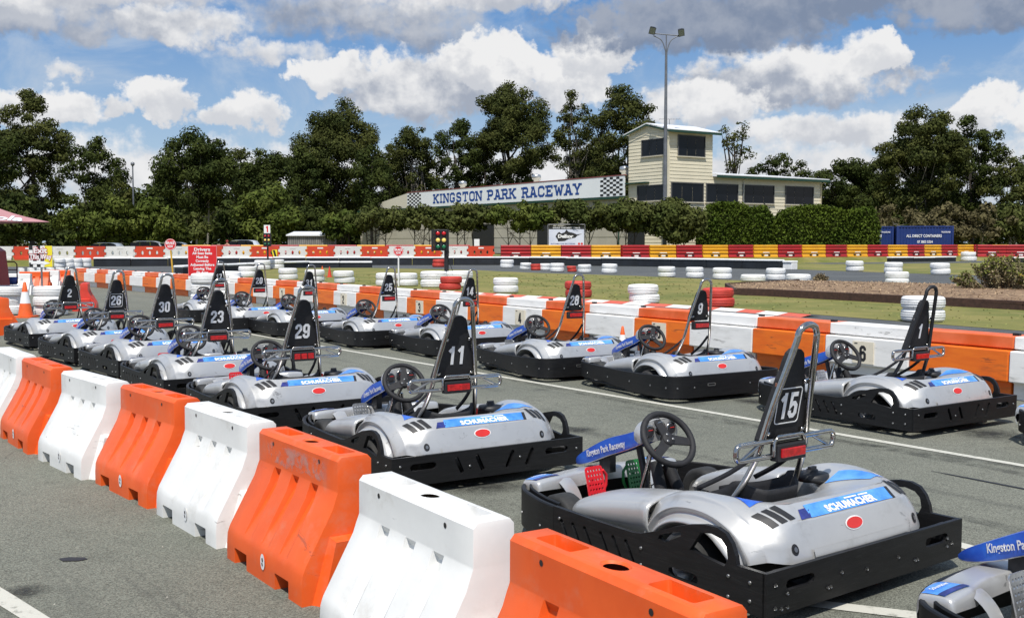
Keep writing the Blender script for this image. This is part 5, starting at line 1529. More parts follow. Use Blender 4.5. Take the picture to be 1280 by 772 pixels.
mb = MB(); mb.box((0, 0, c.z), (.66, .03, .60)); mb.tube([(0, .04, 0), (0, .04, c.z)], .03, 6); b = mb.build('sign_board', [M_SYEL], t)
mb = MB()
for x in (-.16, .10): mb.add([(x - .1, -.018, c.z + .27), (x + .06, -.018, c.z + .27), (x + .2, -.018, c.z - .24), (x + .04, -.018, c.z - .24)], [(3, 2, 1, 0)], 0)
mb.build('sign_bars', [M_INK], b)
c = AT(596, 303, 86)
t = thing('notice_board', 'small white notice board on a post behind the orange barrier', 'sign', (c.x, 86, 0))
mb = MB(); mb.box((0, 0, c.z), (.42, .03, .55)); mb.build('board', [M_WPAINT], t); mb = MB(); mb.tube([(0, .03, 0), (0, .03, c.z)], .03, 6); mb.build('post', [M_POST], t)
# banner
Yb = 92.0; a = AT(686, 307, Yb); b2 = AT(730, 283, Yb); w = b2.x - a.x; h = b2.z - a.z; cx = (a.x + b2.x) / 2; cz = (a.z + b2.z) / 2
t = thing('banner', 'advertising banner with a black splash and the word Delkor, framed behind the barriers', 'banner', (cx, Yb, 0))
mb = MB(); mb.box((0, 0, cz), (w, .04, h)); brd = mb.build('banner_sheet', [mat('banner_pale', (.52, .56, .68), .5, vscale=.8, col2=(.66, .68, .76))], t)
mb = MB(); mb.box((0, -.023, cz + h * .43), (w, .01, h * .14), 0)
spl = [(-.31, -.02), (-.25, .16), (-.2, .22), (-.15, .13), (-.05, .20), (0, .34), (.06, .22), (.2, .16), (.3, .08), (.44, .12), (.31, .02), (.26, -.08), (.05, -.16), (-.05, -.26), (-.24, -.28), (-.25, -.18)]
loop = [Vector((x * w, y * h, 0)) for x, y in spl]
for tr in tessellate_polygon([loop]): 
    A, B, C_ = (loop[i] for i in tr)
    if (B - A).cross(C_ - A).z < 0: B, C_ = C_, B
    mb.add([(p.x, -.026, cz + p.y) for p in (A, B, C_)], [(0, 1, 2)], 0)
put_text(mb, 'WHAT THE BEST TEAMS', h * .07, FR(-.01, -.030, cz + h * .43), 1, .02, width=w * .78)
put_text(mb, 'Delkor', h * .17, FR(-.02 * w, -.030, cz - .0 * h), 1, .05, width=w * .44)
put_text(mb, 'AUTOMOTIVE BATTERIES', h * .06, FR(-.1 * w, -.024, cz - h * .40), 2, .02, width=w * .7)
mb.disc(h * .06, 0, 12, 3, FR(w * .36, -.024, cz - h * .40)); mb.disc(h * .06, 0, 12, 3, FR(w * .44, -.024, cz - h * .40))
mb.build('banner_print', [M_INK, M_LETTER, M_NAVY, M_REDDECAL], brd)
mb = MB()
for sx in (-1, 1): mb.tube([(sx * (w / 2 + .08), .03, 0), (sx * (w / 2 + .08), .03, cz + h * .62)], .04, 8)
mb.tube([(-w / 2 - .08, .03, cz + h * .60), (w / 2 + .08, .03, cz + h * .60)], .035, 8); mb.build('banner_frame', [M_POST], t)

# ------------------------------------------------------------------ left stall : parasol, cabinet, trolley
Yu = 25.0; tip = AT(67, 277.5, Yu); apex = AT(-58, 233, Yu)
M_PINK = mat('faded_red_canvas', (.42, .205, .215), .8, var=.06, vscale=3)
t = thing('parasol', 'faded pink red parasol with white script at the left edge', 'parasol', (apex.x, Yu, 0))
rx = tip.x - apex.x; zt = tip.z; za = apex.z
mb = MB(); cn = [(rx, -rx * .1), (rx * .12, -rx), (-rx, rx * .1), (-rx * .12, rx)]
for i in range(4):
    p, q = cn[i], cn[(i + 1) % 4]
    rows = []
    for k in range(9):
        s_ = k / 8; sag = -.12 * math.sin(math.pi * s_)
        rows.append([Vector((p[0] * s_ * (1 - u_) + q[0] * s_ * u_, p[1] * s_ * (1 - u_) + q[1] * s_ * u_, za + (zt - za) * s_ + sag + .0 * u_)) for u_ in [j / 6 for j in range(7)]])
    mb.grid(rows, 0, smooth=False)
can = mb.build('canopy', [M_PINK], t); can.modifiers.new('t', 'SOLIDIFY').thickness = .012
bv_ = bvh_of(mb); mb2 = MB()
tv, tf, tw = text_poly('Coca-Cola', .03, .45)
d0 = Vector((1, -.30, 0)).normalized()
drape(mb2, [(x * 2.1 / tw, y * .30) for x, y in tv], tf, frame((rx * .37, -rx * .42, (za + zt) / 2 - .35), (.87, .49, -.0), (-.2, .35, .91), (.55, -.83, .5)), bv_, .02, 0, 6.0)
mb2.build('parasol_lettering', [M_LETTER], can)
mb = MB(); mb.tube([(0, 0, 0), (0, 0, za)], .03, 8); mb.build('pole', [M_WPAINT], t)
mb = MB(); mb.tube([(rx * .92, -.25, .55), (rx * .40, -.25, 2.15)], .02, 8)
p = AT(-2, 345, 25.4)
t = thing('drink_cabinet', 'tall dark red cabinet with a pale slanted edge at the left picture edge', 'cabinet', (p.x - .45, 25.4, 0))
mb = MB(); mb.add([(-.5, -.3, .62), (.58, -.3, .62), (.50, -.3, 1.45), (-.5, -.3, 2.1), (-.5, .3, .62), (.58, .3, .62), (.50, .3, 1.45), (-.5, .3, 2.1)], [(0, 1, 2, 3), (1, 5, 6, 2), (4, 7, 6, 5), (3, 2, 6, 7), (0, 3, 7, 4)], 0); mb.build('cabinet_body', [mat('cabinet_red', (.28, .012, .02), .4)], t)
mb = MB(); mb.tube([(.60, -.32, .62), (.56, -.32, 1.3), (.44, -.32, 2.2)], .03, 6); mb.build('edge_trim', [M_WPAINT], t)
mb = MB(); mb.box((0, 0, .31), (1.3, .7, .60)); mb.build('cabinet_base', [M_POST], t)
p = AT(13.5, 351, 26.5)
t = thing('hand_trolley', 'dark red tubular trolley with a blue tub at the left edge', 'trolley', (p.x, 26.5, 0))
mb = MB(); mb.tube([(-.16, 0, .65), (-.16, 0, 1.12), (-.10, 0, 1.18), (.10, 0, 1.18), (.16, 0, 1.12), (.16, 0, .65)], .016, 8); mb.tube([(-.16, 0, .98), (.16, 0, .98)], .012, 8); mb.build('trolley_frame', [mat('maroon_tube', (.10, .012, .02), .4)], t)
mb = MB(); mb.lathe([(.0001, .62), (.14, .62), (.17, .80), (.16, .80)], 14, 0); mb.build('blue_tub', [mat('blue_plastic', (.02, .06, .26), .5)], t)
mb = MB(); mb.box((0, .0, .30), (.5, .4, .60)); mb.build('trolley_deck', [M_POST], t, bevel=.02)

# ------------------------------------------------------------------ light poles
c = AT(831, 270, 97); top = AT(831, 36, 97)
t = thing('light_pole', 'tall galvanised light pole with two floodlights on curved arms', 'light pole', (c.x, 97, 0))
M_STEELP = mat('pole_steel', (.17, .18, .20), .5, .45, var=.15, vscale=2)
zt = top.z
mb = MB(); mb.tube([(0, 0, 0), (0, 0, zt * .55), (0, 0, zt - 2.2)], [.20, .155, .11], 12); mb.build('pole', [M_STEELP], t)
mb = MB()
for sg in (-1, 1): mb.tube(catmull([(sg * .03, 0, zt - 2.5), (sg * .12, 0, zt - 1.75), (sg * .45, 0, zt - 1.0), (sg * 1.15, 0, zt - .62)], 4), .045, 8)
mb.tube([(-1.35, 0, zt - .40), (1.1, 0, zt - .62)], .05, 8); mb.tube([(0, 0, zt - 2.3), (0, 0, zt - .50)], .05, 8)
mb.build('arm', [M_STEELP], t)
for sg in (-1, 1):
    M = Matrix.Translation((sg * 1.25, -.1, zt - .12 if sg < 0 else zt - .30)) @ Matrix.Rotation(R(12 if sg < 0 else -14), 4, 'Y') @ Matrix.Rotation(R(38), 4, 'X')
    mb = MB(); mb.add([M @ Vector(v) for v in [(-.28, -.22, -.34), (.28, -.22, -.34), (.28, -.22, .34), (-.28, -.22, .34), (-.18, .22, -.2), (.18, .22, -.2), (.18, .22, .2), (-.18, .22, .2)]], [(4, 5, 6, 7)[::-1], (0, 4, 7, 3)[::-1], (1, 2, 6, 5)[::-1], (0, 1, 5, 4)[::-1], (3, 7, 6, 2)[::-1]], 0)
    mb.box((0, .3, .0), (.16, .3, .16), 0, M); fl = mb.build('floodlight', [M_DARK], t)
    mb = MB(); mb.box((0, -.222, 0), (.50, .012, .60), 0, M); mb.build('flood_glass', [mat('flood_glass', (.25, .28, .27), .15)], fl)
c = AT(168, 310, 115); zt = AT(168, 204, 115).z
t = thing('light_pole', 'slim distant light pole with one round lamp above the low trees', 'light pole', (c.x, 115, 0))
mb = MB(); mb.tube([(0, 0, 0), (0, 0, zt)], [.11, .07], 8); mb.build('pole', [M_STEELP], t)
mb = MB(); mb.lathe([(.0001, zt + .15), (.2, zt + .05), (.22, zt - .15), (.1, zt - .3)], 10); mb.build('lamp_head', [M_STEELP], t)
# ------------------------------------------------------------------ raceway building
def put_slab_parts(txt, h, length, M, parent):
    adv = [.52 if c == ' ' else (.50 if c == 'I' else (.92 if c == 'W' else .78)) for c in txt]
    k = length / sum(adv); x = -length / 2
    for c, a in zip(txt, adv):
        cx = x + a * k / 2; x += a * k
        if c == ' ': continue
        mb = MB(); st, sf = SLAB[c]; z = 0
        for pts, cl in st:
            ribbon(mb, [(cx + px * k, (py - .5) * h) for px, py in pts], .25 * h * .92, bool(cl), 0, M, z); z += .004
        for sx, sy in sf:
            ribbon(mb, [(cx + (sx - .16) * k, (sy - .5) * h), (cx + (sx + .16) * k, (sy - .5) * h)], .17 * h, False, 0, M, z); z += .002
        mb.build('board_letter', [M_SIGNB], parent)

BO = Vector((14.4, 100, 0)); DR = Vector((.835, .55, 0)); DL = Vector((-.55, .835, 0))
def on_wall(u, v, O, d):
    """distance along wall direction d and height seen at pixel u, v"""
    a = (u - 640) / FPX
    t = (a * O.y - O.x) / (d.x - a * d.y)
    p = O + d * t
    return t, AT(u, v, p.y).z
M_CREAM = mat('cream_boards', (.70, .635, .48), .7, var=.05, vscale=.4, dirt=.35, dscale=.6, dcol=(.42, .38, .30), streak=(1, 1, 2))
M_CREAMP = mat('cream_panel', (.40, .37, .30), .7, var=.06, vscale=.6, dirt=.3, dscale=.5, dcol=(.28, .25, .2))
M_ROOF = mat('white_roof_sheet', (.72, .72, .72), .4, var=.04)
M_GREEN = mat('green_trim', (.008, .045, .028), .5)
M_GLASS = mat('dark_glass', (.006, .007, .010), .06, var=.3, vscale=.5, spec=.22)
M_FRAME = mat('window_frame', (.10, .10, .10), .5)
M_SIGNW = mat('sign_white', (.76, .78, .80), .5, var=.04, vscale=.2)
M_SIGNB = mat('sign_blue', (.008, .055, .26), .5)
bld = thing('raceway_building', 'cream raceway building with a square tower, low annex and a long white name board', 'building', BO)
O0 = Vector((0, 0, 0))
def clad(name, O, d, n, s0, s1, z0, z1, top=None, m=None, step=.33):
    """weatherboard wall, lapped boards; top(s) may raise the top edge"""
    mb = MB(); prof = []; z = z0
    while z < z1 - .01:
        zt = min(z + step, z1); prof += [(.030, z), (.0, zt)]; z = zt
    rows = []
    for s in (s0, s1):
        rows.append([O + d * s + n * o + Vector((0, 0, zz)) for o, zz in prof])
    mb.grid(rows, 0, smooth=False)
    return mb.build(name, [m or M_CREAM], bld)
NL = Vector((-.835, -.55, 0)); NR = Vector((.55, -.835, 0))
tl = 5.72; tr = 5.5; al = 20.8
H_T = AT(834, 162, 100).z
clad('tower_wall', O0, DL, NL, 0, tl, 0, H_T); clad('tower_wall', O0, DR, NR, 0, tr, 0, H_T)
clad('tower_wall', DR * tr, DL, -NL, 0, tl, 0, H_T)
# gable on the left face
mb = MB(); zr = AT(811, 155.5, 102.6).z
mb.add([DL * 0 + Vector((0, 0, H_T)), DL * tl + Vector((0, 0, H_T)), DL * (tl / 2) + Vector((0, 0, zr))], [(0, 1, 2)], 0)
mb.build('gable', [M_CREAM], bld)
ov = .55
def slab(pts, th, name, m, m2=None):
    mb = MB(); n = len(pts); up = Vector((0, 0, th))
    mb.add([p + up for p in pts] + list(pts), [tuple(range(n)), tuple(range(2 * n - 1, n - 1, -1))] + [(i, i + n, (i + 1) % n + n, (i + 1) % n) for i in range(n)], 0)
    return mb.build(name, [m], bld)
for a_, b_ in ((-ov, tl / 2), (tl / 2, tl + ov)):
    za = H_T - .08 if a_ < 0 else zr; zb = zr if a_ < 0 else H_T - .08
    P = [DL * a_ + NL * .3, DL * a_ + DR * (tr + .5), DL * b_ + DR * (tr + .5), DL * b_ + NL * .3]
    P = [P[0] + Vector((0, 0, za)), P[1] + Vector((0, 0, za)), P[2] + Vector((0, 0, zb)), P[3] + Vector((0, 0, zb))]
    slab(P, .10, 'tower_roof', M_ROOF)
mb = MB(); M = frame(NR * (ov + .04), DR, Vector((0, 0, 1)), NR)
mb.box(((tr) / 2 + .1, H_T - .15, 0), (tr + 1.0, .22, .10), 0, M); mb.build('tower_fascia', [M_GREEN], bld)
mb = MB()
for a_, b_, za, zb in ((-ov, tl / 2, H_T - .1, zr - .02), (tl / 2, tl + ov, zr - .02, H_T - .1)):
    p, q = DL * a_ + NL * .33 + Vector((0, 0, za)), DL * b_ + NL * .33 + Vector((0, 0, zb)); mb.add([p, q, q - Vector((0, 0, .16)), p - Vector((0, 0, .16))], [(0, 1, 2, 3)], 0)
mb.build('barge_board', [M_GREEN], bld)
mb = MB()
for s_ in (0.0,): mb.box((0, 0, H_T / 2), (.16, .16, H_T), 0, frame(NL * .02 + NR * .02, DR, -DL * -1, (0, 0, 1)))
mb.build('corner_trim', [M_CREAM], bld)
def window(O, d, n, u0, v0, u1, v1, panes=2, O_world=None):
    Ow = BO + O
    s0, za = on_wall(u0, v0, Ow, d); s1, zb = on_wall(u1, v1, Ow, d)
    if s1 < s0: s0, s1 = s1, s0
    z0, z1 = min(za, zb), max(za, zb)
    M = frame(O + n * .06, d if n == NR else -d, (0, 0, 1), n)
    if n != NR: s0, s1 = -s1, -s0
    w, h = s1 - s0, z1 - z0
    mb = MB(); c = ((s0 + s1) / 2, (z0 + z1) / 2)
    mb.plate([(s0 - .07, z0 - .07), (s1 + .07, z0 - .07), (s1 + .07, z1 + .07), (s0 - .07, z1 + .07)], [[(s0, z0), (s0, z1), (s1, z1), (s1, z0)]], .12, 0, M)
    wn = mb.build('window', [M_FRAME], bld)
    for k in range(panes):
        mb = MB(); mb.box((s0 + w * (k + .5) / panes, c[1], -.02), (w / panes - .03, h - .01, .02), 0, M); mb.build('pane', [M_GLASS], wn)
    mb = MB(); mb.box((c[0], z0 - .11, .05), (w + .3, .07, .12), 0, M); mb.build('sill', [M_CREAM], wn)
window(O0, DL, NL, 802, 195.5, 829, 173, 3); window(O0, DR, NR, 846, 194, 878.5, 171.5, 3)
window(O0, DL, NL, 797, 251, 829, 231, 3); window(O0, DR, NR, 838, 251, 877, 230, 3)
window(O0, DR, NR, 881.5, 252, 920, 231.5, 3); window(O0, DR, NR, 927, 253, 965, 233, 3); window(O0, DR, NR, 980, 254.5, 1014, 234.5, 3)
mb = MB(); s_, z_ = on_wall(811, 228, BO, DL); M = frame(NL * .12, -DL, (0, 0, 1), NL)
mb.box((-(s_ + tl) / 2, z_, .1), (tl - s_, .12, .5), 0, M); mb.build('ledge', [M_GREEN], bld)
# annex
zA = on_wall(888, 219, BO, DR)[1]; zB = zA - .45
clad('annex_wall', O0, DR, NR, tr, al, 0, zA - .1); clad('annex_wall', DR * al, DL, -NL, 0, 6.5, 0, zA - .1)
slab([DR * tr + NR * .6 + Vector((0, 0, zA)), DR * (al + .5) + NR * .6 + Vector((0, 0, zA)), DR * (al + .5) + DL * 7 + Vector((0, 0, zA + .75)), DR * tr + DL * 7 + Vector((0, 0, zA + .75))], .10, 'annex_roof', M_ROOF)
mb = MB(); M = frame(NR * .66, DR, (0, 0, 1), NR); mb.box(((tr + al + .5) / 2, zA - .12, 0), (al + .5 - tr, .24, .10), 0, M); mb.build('annex_fascia', [M_GREEN], bld)
for s_ in (9.6, 20.7):
    mb = MB(); mb.tube([DR * s_ + NR * .1, DR * s_ + NR * .1 + Vector((0, 0, zA - .4)), DR * s_ + NR * .6 + Vector((0, 0, zA - .2))], .06, 8); mb.build('downpipe', [M_ROOF if s_ < 15 else M_CREAM], bld)
# long wing with the name board
tS = 50.5; tE = 65.5
z0s = on_wall(784, 244.8, BO, DL)[1]; z1s = on_wall(784, 219.5, BO, DL)[1]
clad('wing_wall', O0, DL, NL, tl + .05, tE, 0, z0s + .05, None, M_CREAMP, 1.1)
ML = frame(O0, -DL, (0, 0, 1), NL)
mb = MB(); mb.box((-(tl + .1 + tS) / 2, (z0s + z1s) / 2, .38), (tS - tl - .1, z1s - z0s, .10), 0, ML); board = mb.build('name_board', [M_SIGNW], bld)
mb = MB(); mb.box((-(tl + tE) / 2, z0s - .14, .42), (tE - tl, .22, .16), 0, ML); mb.build('wing_fascia', [M_GREEN], bld)
mb = MB()
mb.add([DL * tS + NL * .3 + Vector((0, 0, z0s)), DL * tS + NL * .3 + Vector((0, 0, z1s)), DL * tE + NL * .3 + Vector((0, 0, z0s + .1)), DL * tS - NL * 6 + Vector((0, 0, z1s + .5)), DL * tl + NL * .3 + Vector((0, 0, z1s)), DL * tl - NL * 6 + Vector((0, 0, z1s + .5))], [(0, 1, 2), (1, 3, 2), (1, 4, 5, 3)], 0)
mb.build('wing_roof', [mat('cream_roof', (.62, .58, .48), .6, var=.05)], bld)
mb = MB(); mb.box((-(tl + tS) / 2, z1s + .05, .36), (tS - tl, .10, .2), 0, ML); mb.build('ridge_cap', [mat('dull_red_cap', (.22, .06, .06), .6)], bld)
sa, _ = on_wall(545.5, 245, BO, DL); sb_, _ = on_wall(731, 236, BO, DL)
zc = (z0s + z1s) / 2
put_slab_parts('KINGSTON PARK RACEWAY', (z1s - z0s) * .60, abs(sa - sb_), ML @ Matrix.Translation((-(sa + sb_) / 2, zc - .02, .437)), board)
for ua, ub in ((513.5, 530.5), (754, 782)):
    s0, _ = on_wall(ua, 245, BO, DL); s1, _ = on_wall(ub, 235, BO, DL)
    n, rws = (7, 8) if ua < 600 else (7, 8)
    mb = MB(); w = abs(s0 - s1) / n; h = (z1s - z0s) * .94 / rws
    for i in range(n):
        for j in range(rws):
            if (i + j) % 2 == 0: mb.add([(-s0 + w * i, z0s + .05 + h * j, .436), (-s0 + w * (i + 1), z0s + .05 + h * j, .436), (-s0 + w * (i + 1), z0s + .05 + h * (j + 1), .436), (-s0 + w * i, z0s + .05 + h * (j + 1), .436)], [(0, 1, 2, 3)], 0, ML)
    tag(mb.build('board_chequers', [M_INK], board), kind='stuff')
for u in (570, 661, 770):
    s_, _ = on_wall(u, 235, BO, DL); p = DL * s_ - NL * 1.0 + Vector((0, 0, z1s + .1))
    mb = MB(); mb.lathe([(.30, -.3), (.30, .35), (.46, .40), (.50, .55), (.50, .75), (.46, .88), (.0001, 1.0)], 14, 0, Matrix.Translation(p)); mb.build('roof_vent', [M_ALU], bld)
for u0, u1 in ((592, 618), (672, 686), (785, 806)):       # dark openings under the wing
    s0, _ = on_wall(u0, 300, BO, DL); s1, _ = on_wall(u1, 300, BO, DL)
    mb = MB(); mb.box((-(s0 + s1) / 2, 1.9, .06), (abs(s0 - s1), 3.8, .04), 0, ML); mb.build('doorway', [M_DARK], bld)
s_, _ = on_wall(779, 300, BO, DL); mb = MB(); mb.tube([DL * s_ + NL * .6, DL * s_ + NL * .6 + Vector((0, 0, z0s))], .07, 8); mb.build('verandah_post', [M_GREEN], bld)
# aerial
p = BO + DR * 2.9 + DL * 3.2
t = thing('tv_aerial', 'thin television aerial on the tower roof', 'aerial', (p.x, p.y, zr))
za = AT(862, 149, p.y).z - zr
mb = MB(); mb.tube([(0, 0, -.3), (0, 0, za)], .03, 6); mb.tube([(-1.0, 0, za), (1.1, 0, za)], .02, 6)
for k in range(8): mb.tube([(-.9 + .26 * k, -.4, za), (-.9 + .26 * k, .4, za)], .012, 5)
mb.build('aerial_mast', [M_POST], t)

# ------------------------------------------------------------------ foliage
def leaf_mat(name, c1, c2, isl=.30):
    return mat(name, c1, .8, vscale=.35, col2=c2, island=isl, spec=.08)
LM = {'gum': leaf_mat('gum_leaves', (.030, .040, .011), (.070, .075, .020)), 'dark': leaf_mat('dark_leaves', (.021, .032, .008), (.048, .060, .014)),
      'bright': leaf_mat('bright_leaves', (.046, .068, .012), (.088, .104, .022)), 'olive': leaf_mat('olive_leaves', (.040, .054, .013), (.076, .084, .024)),
      'hedge': leaf_mat('hedge_leaves', (.042, .068, .009), (.080, .112, .014)), 'brown': leaf_mat('dry_leaves', (.070, .060, .030), (.11, .095, .045)), 'shrub': leaf_mat('shrub_leaves', (.11, .115, .05), (.20, .16, .09), .6), 'shrubgreen': leaf_mat('shrub_green', (.10, .13, .025), (.17, .18, .04), .5), 'twig': leaf_mat('twiggy_leaves', (.16, .125, .075), (.26, .21, .13), .6)}
M_BARK = mat('pale_bark', (.16, .145, .12), .85, var=.3, vscale=1.5, dirt=.5, dscale=1, dcol=(.06, .05, .04))
M_DBARK = mat('dark_bark', (.05, .042, .035), .9, var=.3, vscale=2)
def leaf(mb, p, s, up=.35, asp=.45, out=None):
    n = Vector((rnd.gauss(0, 1), rnd.gauss(0, 1), rnd.gauss(0, 1) + up))
    n = (n * .55 + out * 1.3).normalized() if out is not None else n.normalized()
    x = n.orthogonal().normalized(); x = Quaternion(n, rnd.uniform(0, 6.28)) @ x; y = n.cross(x)
    a = s * rnd.uniform(.7, 1.3); b = a * asp
    mb.add([p - x * a, p - y * b, p + x * a, p + y * b], [(0, 1, 2, 3)], 0)
def clumps_in(n, W, D, z0, z1, top_heavy):
    out = []
    while len(out) < n:
        x, y, z = rnd.uniform(-1, 1), rnd.uniform(-1, 1), rnd.uniform(-1, 1)
        r = math.sqrt(x * x + y * y + z * z)
        if r > 1 or r < .30: continue
        if z > .2 and rnd.random() < .25: z *= 1.12; x *= 1.08
        if z < 0 and rnd.random() < top_heavy: continue
        out.append(Vector((x * W / 2, y * D / 2, (z0 + z1) / 2 + z * (z1 - z0) / 2)))
    return out
def tree(u, vtop, wpx, vbot, Y, kind, label, n=26, dens=1.0, rad=.15, lsz=.22, sparse=.0, group='tall trees behind the raceway', lean=0.0, bark=None, name='tree', trunks=1, topheavy=.35):
    c = AT(u, 303, Y); W = wpx * Y / FPX; zt = AT(u, vtop, Y).z; zb = max(.3, AT(u, vbot, Y).z)
    root = thing(name, label, 'tree', (c.x, Y, 0), 0, group)
    D = W * .8
    n = int(n * 1.9); R0 = min(W, zt - zb) * rad * 1.12
    cl = clumps_in(n, W - R0 * .9, D - R0 * .8, zb + R0 * .5, zt - R0 * .5, topheavy)
    cl.append(Vector((rnd.uniform(-.1, .1) * W, 0, zt - R0 * .55)))
    mb = MB()
    bk_ = bark or M_DBARK
    for k in range(trunks):
        ox = (k - (trunks - 1) / 2) * W * .12; h = zb + (zt - zb) * .55
        ln = lean + rnd.uniform(-.06, .06) * W
        tp = [Vector((ox, 0, 0)), Vector((ox + ln * .25, rnd.uniform(-.2, .2), h * .35)), Vector((ox + ln * .6, rnd.uniform(-.3, .3), h * .7)), Vector((ox + ln, 0, h))]
        r = max(.10, (zt) * .016) / math.sqrt(trunks)
        pp = catmull(tp, 3); mb.tube(pp, [r * (1 - .6 * i / (len(pp) - 1)) for i in range(len(pp))], 7)
        for q in rnd.sample(cl, min(len(cl), 11)):
            s = pp[rnd.randrange(len(pp) // 3, len(pp))]
            m1 = s.lerp(q, .5) + Vector((0, 0, -.06 * (q - s).length)); lp = catmull([s, m1, q], 3)
            mb.tube(lp, [r * .42 * (1 - .75 * i / (len(lp) - 1)) for i in range(len(lp))], 5, caps=False)
    mb.build('trunk', [bk_], root)
    mb = MB()
    for q in cl:
        rc = R0 * rnd.uniform(.55, 1.15); fl = rnd.uniform(.55, .85)
        m = int(105 * dens * (rc / 1.4) ** 2 / (lsz / .34) ** 2)
        for i in range(max(24, m)):
            d = Vector((rnd.gauss(0, 1), rnd.gauss(0, 1), rnd.gauss(0, 1))).normalized() * (rnd.random() ** .45) * rc
            d.z *= fl
            if rnd.random() < sparse: continue
            leaf(mb, q + d, lsz, .35, .45, d.normalized())
    mb.build('crown', [LM[kind]], root)
    return root
GT = 'tall trees behind the raceway'
tree(40, 112, 108, 292, 150, 'gum', 'tall broad dark gum tree at the left edge above the parasol', 44, 1.15, .13)
tree(-10, 150, 90, 292, 140, 'dark', 'dark tree mostly cut off by the left edge', 22)
tree(118, 168, 84, 290, 145, 'dark', 'smaller rounded dark gum left of the slim distant lamp pole', 26, 1.1, .14)
tree(152, 222, 40, 290, 140, 'gum', 'low dark tree just left of the slim distant lamp pole', 12)
tree(246, 161, 108, 284, 135, 'dark', 'broad dome-topped tree with pale bare trunks right of the slim lamp pole', 34, 1.2, .15, bark=M_BARK, trunks=3)
tree(330, 182, 92, 292, 150, 'dark', 'lower dark tree between the dome-topped tree and the tallest left gum', 22)
tree(420, 122, 128, 280, 165, 'gum', 'tall broad open gum tree left of the name board', 60, 1.05, .11, topheavy=.2)
tree(465, 180, 70, 280, 150, 'dark', 'dark tree under the right shoulder of the broad open gum', 20)
tree(520, 156, 84, 262, 172, 'gum', 'open gum with bare leaning stems above the left chequered panel', 34, .9, .12, sparse=.15, trunks=2, bark=M_BARK, topheavy=.6)
tree(572, 150, 70, 262, 170, 'dark', 'narrow dense dark tree above the letters at the left of the name board', 26, 1.1)
tree(640, 101, 104, 262, 172, 'gum', 'tallest gum tree rising above the middle of the name board', 56, 1.15, .12)
tree(292, 188, 84, 290, 158, 'gum', 'olive gum filling in right of the dome-topped tree', 24, 1.0)
tree(378, 186, 74, 290, 160, 'dark', 'dark infill tree against the left flank of the broad open gum', 22, 1.1)
tree(488, 178, 66, 270, 176, 'gum', 'olive infill gum between the broad open gum and the chequered panel', 22, 1.0)
tree(1106, 196, 80, 288, 156, 'gum', 'olive gum left of the large spreading gum', 24, 1.0)
tree(1188, 184, 84, 288, 156, 'dark', 'dark infill tree between the spreading gum and the pointed gum', 22, 1.1)
tree(606, 168, 60, 262, 180, 'dark', 'dark filler tree behind the middle letters of the name board', 22, 1.1)
tree(742, 170, 80, 262, 182, 'gum', 'lower gum filling the gap left of the tower', 26, 1.0)
tree(716, 112, 64, 262, 175, 'gum', 'slim gum with sky showing through left of the tower', 32, .9, .13, sparse=.2, trunks=2, bark=M_BARK, topheavy=.7)
tree(775, 106, 108, 262, 170, 'gum', 'wide open gum tree directly left of the tower and light pole', 56, .95, .11, sparse=.12, trunks=2, topheavy=.5)
tree(917, 151, 54, 230, 160, 'gum', 'thin wispy gum rising behind the annex roof next to the tower', 20, .6, .12, sparse=.35, topheavy=.2)
tree(972, 192, 78, 245, 170, 'dark', 'low round dark tree behind the annex roof', 16, 1.1)
tree(1055, 196, 96, 290, 150, 'dark', 'dark rounded tree right of the annex end', 28, 1.1)
tree(1150, 133, 118, 272, 140, 'gum', 'large spreading gum with bare lower limbs above the containers', 56, 1.15, .11, trunks=2, bark=M_BARK, topheavy=.35)
tree(1215, 142, 82, 280, 145, 'dark', 'tall pointed dark gum right of the spreading one', 34, 1.1, .13)
tree(1262, 195, 74, 292, 140, 'gum', 'dark tree at the right edge of the picture', 20)
tree(1290, 178, 60, 292, 150, 'dark', 'dark tree mostly cut off by the right edge', 18)
# lower growth : far wood behind, then the bushes in front
i = 0
for u in range(-30, 1330, 47):
    v = 236 + 16 * math.sin(u * .021) + rnd.uniform(-12, 12)
    if 600 < u < 1020: v += 8
    tree(u + rnd.uniform(-8, 8), v, 84, 308, 185 + rnd.uniform(-8, 8), 'dark' if i % 3 else 'olive', 'dark tree of the far wood behind everything, %s from the left' % ordinal(i), 14, 1.2, .2, .46, topheavy=0, group='dark trees of the far wood')
    i += 1
for j, (u, v, w, vb, kd, lab_) in enumerate([(20, 240, 90, 310, 'dark', 'dark bush tree behind the parasol'), (95, 258, 84, 310, 'bright', 'green bush tree right of the parasol tip'), (142, 246, 84, 310, 'bright', 'yellowish green bush tree left of the lamp pole base'),
      (196, 243, 80, 310, 'bright', 'yellowish green bush tree at the foot of the dome-topped tree'), (232, 262, 60, 310, 'olive', 'olive bush tree behind the round sign'), (335, 228, 92, 310, 'bright', 'tall feathery green bush tree behind the small traffic light'), (290, 250, 60, 310, 'dark', 'dark bush tree with pale stems near the red drivers sign'), (385, 255, 50, 310, 'dark', 'dark bush tree above the fenced shed')]):
    tree(u, v, w, vb, 112 + j, kd, lab_, 20, 1.1, .2, .26, group='bush trees behind the far barriers', name='bush_tree', topheavy=0.0)
